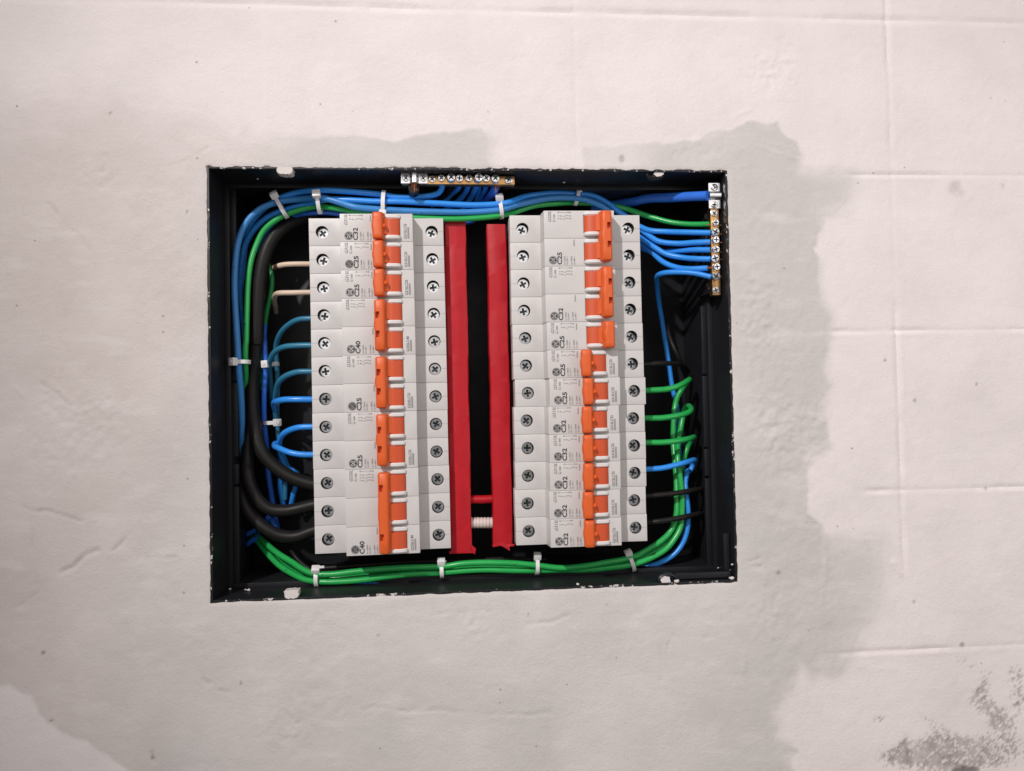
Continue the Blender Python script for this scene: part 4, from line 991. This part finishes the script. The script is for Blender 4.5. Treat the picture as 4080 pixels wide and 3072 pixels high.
gc = [(6, 1180, 1250, 26), (6, 1265, 1246, 26), (6, 1400, 1245, 26), (6, 1550, 1232, 27), (6, 1650, 1212, 31), (6, 1692, 1198, 38), (6, 1680, 1215, 48), (6, 1640, 1280, 52), (6, 1605, 1390, 50), (6, 1580, 1500, 46), (7, 1560, 520, 44), (7, 1562, 740, 42), (7, 1548, 870, 40), (7, 1505, 960, 37), (7, 1430, 1045, 35), (7, 1300, 1125, 34), (7, 1150, 1185, 34),
      (7, 900, 1225, 35), (7, 600, 1255, 36), (8, 1300, 1250, 36), (8, 1000, 1245, 36), (8, 700, 1260, 36), (8, 300, 1285, 36), (3, 1600, 1310, 36), (3, 1200, 1335, 36), (3, 1000, 1320, 42), (3, 860, 1250, 50), (3, 700, 1140, 60)]
wire('green_wire', 'green wire from the lowest green fed terminal, hindmost strand of the bundle', gc, 3.8, M_green, group=GR)
bd = [(6, 1180, 1488, 27), (6, 1275, 1481, 27), (6, 1400, 1473, 27), (6, 1550, 1440, 28), (6, 1650, 1412, 32), (6, 1698, 1400, 39), (6, 1690, 1425, 46), (6, 1655, 1500, 46), (7, 1638, 390, 42), (7, 1615, 490, 38), (7, 1620, 560, 36), (7, 1636, 700, 35), (7, 1642, 800, 35), (7, 1632, 910, 35), (7, 1595, 1020, 35), (7, 1525, 1115, 35), (7, 1420, 1185, 36), (7, 1250, 1240, 40), (7, 900, 1270, 46),
      (8, 1300, 1300, 50), (8, 800, 1320, 48), (3, 2060, 1338, 42), (3, 1900, 1347, 38), (3, 1700, 1367, 34), (3, 1500, 1391, 32), (3, 1350, 1400, 33), (3, 1180, 1395, 38), (3, 1000, 1360, 50)]
wire('blue_wire', 'blue wire from its terminal along the outside of the green bundle', bd, 3.7, M_blue, group=GR)
wire('black_wire', 'black wire from the terminal above the green wires, crossing the blue one', [(6, 1180, 560, 28), (6, 1260, 556, 28), (6, 1380, 548, 30), (6, 1500, 548, 36), (6, 1580, 560, 46), (6, 1640, 620, 62)], 3.4, M_black, group=GR)
wire('black_wire', 'upper of the two black wires crossing in front of the green bundle', [(7, 1200, 618, 26), (7, 1300, 610, 26), (7, 1400, 601, 26), (7, 1520, 588, 27), (7, 1640, 568, 30), (7, 1740, 552, 38), (7, 1770, 580, 52), (7, 1740, 680, 66)], 3.6, M_black, group=GR)
wire('black_wire', 'lower of the two black wires crossing in front of the green bundle', [(7, 1200, 850, 30), (7, 1300, 842, 27), (7, 1375, 835, 25), (7, 1520, 812, 26), (7, 1640, 788, 29), (7, 1740, 768, 38), (7, 1770, 800, 52), (7, 1740, 900, 66)], 3.6, M_black, group=GR)
# the open side with the thick black cables
KB = 'thick black cables feeding the triple breaker'
wire('black_cable', 'thickest black cable sweeping from the upper corner down to the triple breaker', [(1, 1050, 530, 56), (1, 930, 555, 52), (1, 810, 605, 47), (1, 710, 690, 43), (1, 640, 800, 41), (1, 595, 930, 40), (1, 562, 1120, 40), (1, 545, 1400, 41), (1, 535, 1650, 43), (2, 535, 120, 44), (2, 515, 300, 46), (2, 498, 480, 47), (2, 500, 650, 46), (2, 520, 880, 44), (2, 570, 1080, 42), (2, 680, 1220, 42), (2, 850, 1335, 42), (2, 1040, 1395, 42), (2, 1120, 1410, 42)], 9.0, M_black, 'cable', KB)
wire('black_cable', 'middle black cable bending into the triple breaker', [(2, 500, 300, 62), (2, 480, 700, 58), (2, 465, 1000, 52), (2, 455, 1230, 46), (3, 458, 400, 44), (3, 480, 510, 43), (3, 545, 640, 43), (3, 650, 725, 43), (3, 800, 740, 43), (3, 1040, 690, 43), (3, 1120, 680, 43)], 8.4, M_black, 'cable', KB)
wire('black_cable', 'lowest black cable bending into the triple breaker', [(2, 455, 900, 70), (2, 425, 1200, 62), (3, 405, 420, 56), (3, 405, 560, 50), (3, 440, 700, 46), (3, 520, 815, 44), (3, 620, 900, 43), (3, 750, 960, 43), (3, 880, 968, 43), (3, 1040, 915, 43), (3, 1120, 900, 43)], 8.4, M_black, 'cable', KB)
CW = 'cream wires into the single breakers'
cw = wire('cream_wire', 'upper cream wire with scorched end', [(1, 1060, 955, 26), (1, 1000, 955, 26), (1, 850, 956, 26), (1, 770, 962, 27), (1, 722, 974, 28.5), (1, 694, 986, 31)], 3.4, M_cream, group=CW)
ob('scorched_end', mesh_from('scorched_end', *tube_geo(spline([P(1, 735, 971, 28.1), P(1, 722, 974, 28.5), P(1, 700, 984, 30.5), P(1, 684, 992, 33)], .6), 1.76, 14), M_scorch, 40), cw)
wire('cream_wire', 'lower cream wire bending down into the box', [(1, 1060, 1205, 26), (1, 1000, 1205, 26), (1, 850, 1208, 26), (1, 740, 1210, 28), (1, 703, 1224, 35), (1, 692, 1270, 50), (1, 700, 1330, 64), (1, 705, 1380, 74)], 3.4, M_cream, group=CW)
DP = 'wires deep in the side with the black cables'
wire('green_wire', 'dark green wire half hidden beside the thickest black cable', [(1, 640, 960, 60), (1, 668, 1050, 58), (1, 672, 1130, 57), (1, 655, 1250, 56), (1, 625, 1380, 56), (1, 605, 1500, 58), (2, 578, 150, 60), (2, 568, 300, 60), (2, 570, 430, 62), (2, 585, 560, 68)], 3.4, M_green, group=DP)
wire('blue_wire', 'deep blue wire running straight down beside the thickest black cable', [(1, 612, 1430, 60), (1, 603, 1600, 54), (2, 606, 150, 50), (2, 612, 400, 50), (2, 600, 650, 52), (2, 603, 850, 55), (2, 622, 1050, 60), (2, 640, 1300, 64), (3, 660, 560, 66), (3, 680, 690, 68), (3, 720, 900, 70)], 3.6, M_blue2, group=DP)
LP = 'blue wires looping into the double breakers'
wire('blue_wire', 'blue wire arching into the upper terminal of the double C40 breaker', [(1, 1080, 1435, 28), (1, 1005, 1436, 28), (1, 900, 1446, 30), (1, 805, 1500, 35), (1, 738, 1580, 42), (2, 706, 190, 51), (2, 712, 320, 56), (2, 722, 500, 60), (2, 715, 800, 62), (2, 730, 1000, 62), (2, 765, 1200, 64), (3, 790, 420, 66), (3, 785, 640, 68)], 3.5, M_shade_teal, group=LP)
wire('blue_wire', 'blue wire arching into the lower terminal of the double C40 breaker', [(2, 1080, 168, 26), (2, 1010, 168, 26), (2, 900, 170, 27), (2, 780, 182, 30), (2, 702, 222, 36), (2, 660, 285, 42), (2, 648, 360, 50), (2, 660, 500, 60), (2, 680, 700, 68)], 3.7, M_shade_teal, group=LP)
wire('blue_wire', 'blue wire arching into the upper terminal of the middle double breaker', [(2, 1080, 398, 26), (2, 1015, 399, 26), (2, 900, 402, 27), (2, 805, 432, 31), (2, 735, 490, 38), (2, 708, 570, 46), (2, 700, 700, 56), (2, 705, 850, 62)], 3.7, M_shade_teal, group=LP)
wire('blue_wire', 'straight bright blue wire into the lower terminal of the middle double breaker', [(2, 1090, 645, 26), (2, 1020, 645, 26), (2, 900, 644, 26), (2, 780, 646, 28), (2, 712, 662, 33), (2, 690, 680, 44), (2, 700, 740, 58)], 3.9, M_blue, group=LP)
wire('blue_wire', 'bright blue wire arching into the upper terminal of the double breaker above the triple one', [(2, 1100, 884, 26), (2, 1030, 886, 26), (2, 900, 892, 27), (2, 805, 925, 31), (2, 748, 980, 38), (2, 735, 1060, 46), (2, 770, 1150, 54), (2, 820, 1250, 62), (3, 900, 420, 64), (3, 860, 600, 66), (3, 840, 700, 70)], 3.8, M_blue, group=LP)
wire('blue_wire', 'bright blue wire curling into the lower terminal of the double breaker above the triple one', [(2, 1100, 1130, 26), (2, 1030, 1132, 26), (2, 930, 1130, 26), (2, 830, 1112, 27), (2, 735, 1075, 31), (2, 695, 1055, 38), (2, 705, 1035, 48), (2, 740, 1100, 58), (2, 760, 1250, 64), (3, 745, 500, 66), (3, 770, 680, 70)], 3.8, M_blue, group=LP)
wire('blue_wire', 'short blue wire end below the middle black cable, upper of two', [(3, 640, 800, 56), (3, 600, 860, 62), (3, 560, 920, 70)], 3.6, M_blue2, group=DP)
wire('blue_wire', 'short blue wire end below the middle black cable, slanting the other way', [(3, 660, 815, 58), (3, 700, 870, 60), (3, 740, 930, 66)], 3.6, M_blue2, group=DP)
wire('blue_wire', 'short blue wire end in the lower corner, upper of the pair beside the green strands', [(3, 400, 990, 74), (3, 450, 950, 68), (3, 520, 915, 66)], 3.6, M_blue2, group=DP)
wire('blue_wire', 'short blue wire end in the lower corner, lower of the pair beside the green strands', [(3, 420, 1060, 72), (3, 490, 1010, 66), (3, 560, 970, 64)], 3.6, M_blue2, group=DP)
wire('black_wire', 'thin black wire emerging beside the lower corner green strands', [(3, 740, 960, 60), (3, 820, 1060, 54), (3, 880, 1150, 48), (3, 940, 1210, 46), (3, 1010, 1260, 44)], 2.8, M_black, group=DP)
wire('black_wire', 'thin black wire running behind the green strands along the bottom edge', [(3, 1080, 1250, 48), (3, 1500, 1220, 46), (3, 2000, 1190, 44), (8, 800, 1180, 44), (8, 1100, 1165, 44), (8, 1500, 1170, 46)], 3.2, M_black, group=DP)

# ------------------------------------------------------------------ cable ties
def tie(label, c, ang, across, deep, y, head_at, tail=None, hs=1.0):
    hs *= 1.12; deep += 1.3
    """strap ring round a bundle: c = (window, x, y), ang = bundle direction in degrees, across/deep = half sizes in mm, head_at = angle on the ring (0 = front)."""
    ctr = P(c[0], c[1], c[2], y)
    t = thing('cable_tie', label, 'cable tie', ctr, 'white cable ties')
    a = R(ang); bdir = np.array([math.cos(a), 0, math.sin(a)]); u = np.array([-math.sin(a), 0, math.cos(a)]); f = np.array([0, -1.0, 0])
    n = 44; wd, th = 1.25, .55; V, F = [], []
    ring = lambda q, k: u * math.sin(q) * (across + k) + f * math.cos(q) * (deep + k)
    for i in range(n):
        q = 2 * math.pi * i / n
        for k, s in ((0, -1), (th, -1), (th, 1), (0, 1)): V.append(ring(q, k) + bdir * s * wd)
    for i in range(n):
        j = (i + 1) % n
        for k in range(4): F.append((4 * i + k, 4 * i + (k + 1) % 4, 4 * j + (k + 1) % 4, 4 * j + k))
    ob('strap', mesh_from('strap', V, F, M_nylon, 40), t)
    q = R(head_at); p = ring(q, th); nn = u * math.sin(q) / across + f * math.cos(q) / deep; nn /= np.linalg.norm(nn); tt = np.cross(bdir, nn)
    bm = bmesh.new(); add_box(bm, -2.3 * hs, 2.3 * hs, -2.1 * hs, 2.1 * hs, -.6, 3.0 * hs, .55, 2)
    add_box(bm, -1.1, 1.1, -.9, .9, 3.0 * hs - .2, 3.0 * hs + .35, .2, 1)
    for v in bm.verts:
        w_ = v.co.copy(); pp = p + bdir * w_.x + tt * w_.y + nn * w_.z; v.co = Vector(pp)
    ob('head', bm_mesh('head', bm, M_nylon, 40), t)
    if tail:
        d = np.array([tail[0], -tail[2], tail[1]], float); b0 = p + nn * 2.4
        side = np.cross(d / np.linalg.norm(d), nn); pts = [b0, b0 + d * .5 + nn * .5, b0 + d]
        V = []; 
        for pt in pts:
            for s1 in (-1, 1):
                for s2 in (-.25, .25): V.append(pt + side * s1 * .9 + nn * s2)
        F = []
        for i in range(2): b = 4 * i; F += [(b, b + 1, b + 5, b + 4), (b + 2, b + 6, b + 7, b + 3), (b + 1, b + 3, b + 7, b + 5), (b, b + 4, b + 6, b + 2)]
        F += [(0, 2, 3, 1), (8, 9, 11, 10)]
        ob('cut_tail', mesh_from('cut_tail', V, F, M_nylon, 40), t)
    return t
tie('cable tie in the upper corner with its head on the outer side', (1, 755, 455), 28, 7.6, 5.0, 35, 55, None, 1.0)
tie('cable tie on the upper bundle, second from the corner', (1, 1085, 400), 5, 8.0, 5.0, 27.5, 15, None)
tie('cable tie directly above the toggle of the topmost C32 breaker', (1, 1655, 415), -3, 7.4, 4.4, 20.5, -62, None, .9)
tie('cable tie on the upper bundle above the red busbar with torn end', (4, 1092, 470), 8, 6.2, 4.2, 23, 55, None, 1.0)
tie('cable tie on the upper bundle above the double C25 breaker, tail sticking up', (4, 1765, 370), -12, 5.0, 4.4, 40, 50, (3.0, 2.0, .5), .9)
tie('cable tie round the outer blue and green wires at the side of the box', (2, 408, 315), 90, 4.9, 3.6, 32.5, 38, None, 1.0)
tie('cable tie round the deep wires beside the looping blue wires, upper of two', (2, 650, 338), 94, 6.0, 5.0, 53, 8, None, .95)
tie('cable tie round the deep wires beside the looping blue wires, lower of two', (2, 668, 850), 92, 5.6, 4.6, 57, -42, None, .95)
tie('cable tie on the green strands below the corner of the triple breaker', (3, 1068, 1330), 0, 5.4, 4.0, 30, 55, (5.5, .8, 0), 1.0)
tie('cable tie on the green strands below the red busbars', (8, 575, 1262), 2, 4.8, 4.0, 29, 62, (3.2, -1, .2), 1.0)
tie('cable tie with a tall strap on the green strands below the lowest C32 breaker', (8, 1412, 1222), -2, 5.6, 4.6, 29, 64, None, .95)
tie('dim cable tie where the green bundle bends upwards', (7, 1135, 1195), 18, 6.0, 4.6, 32, 66, None, .95)
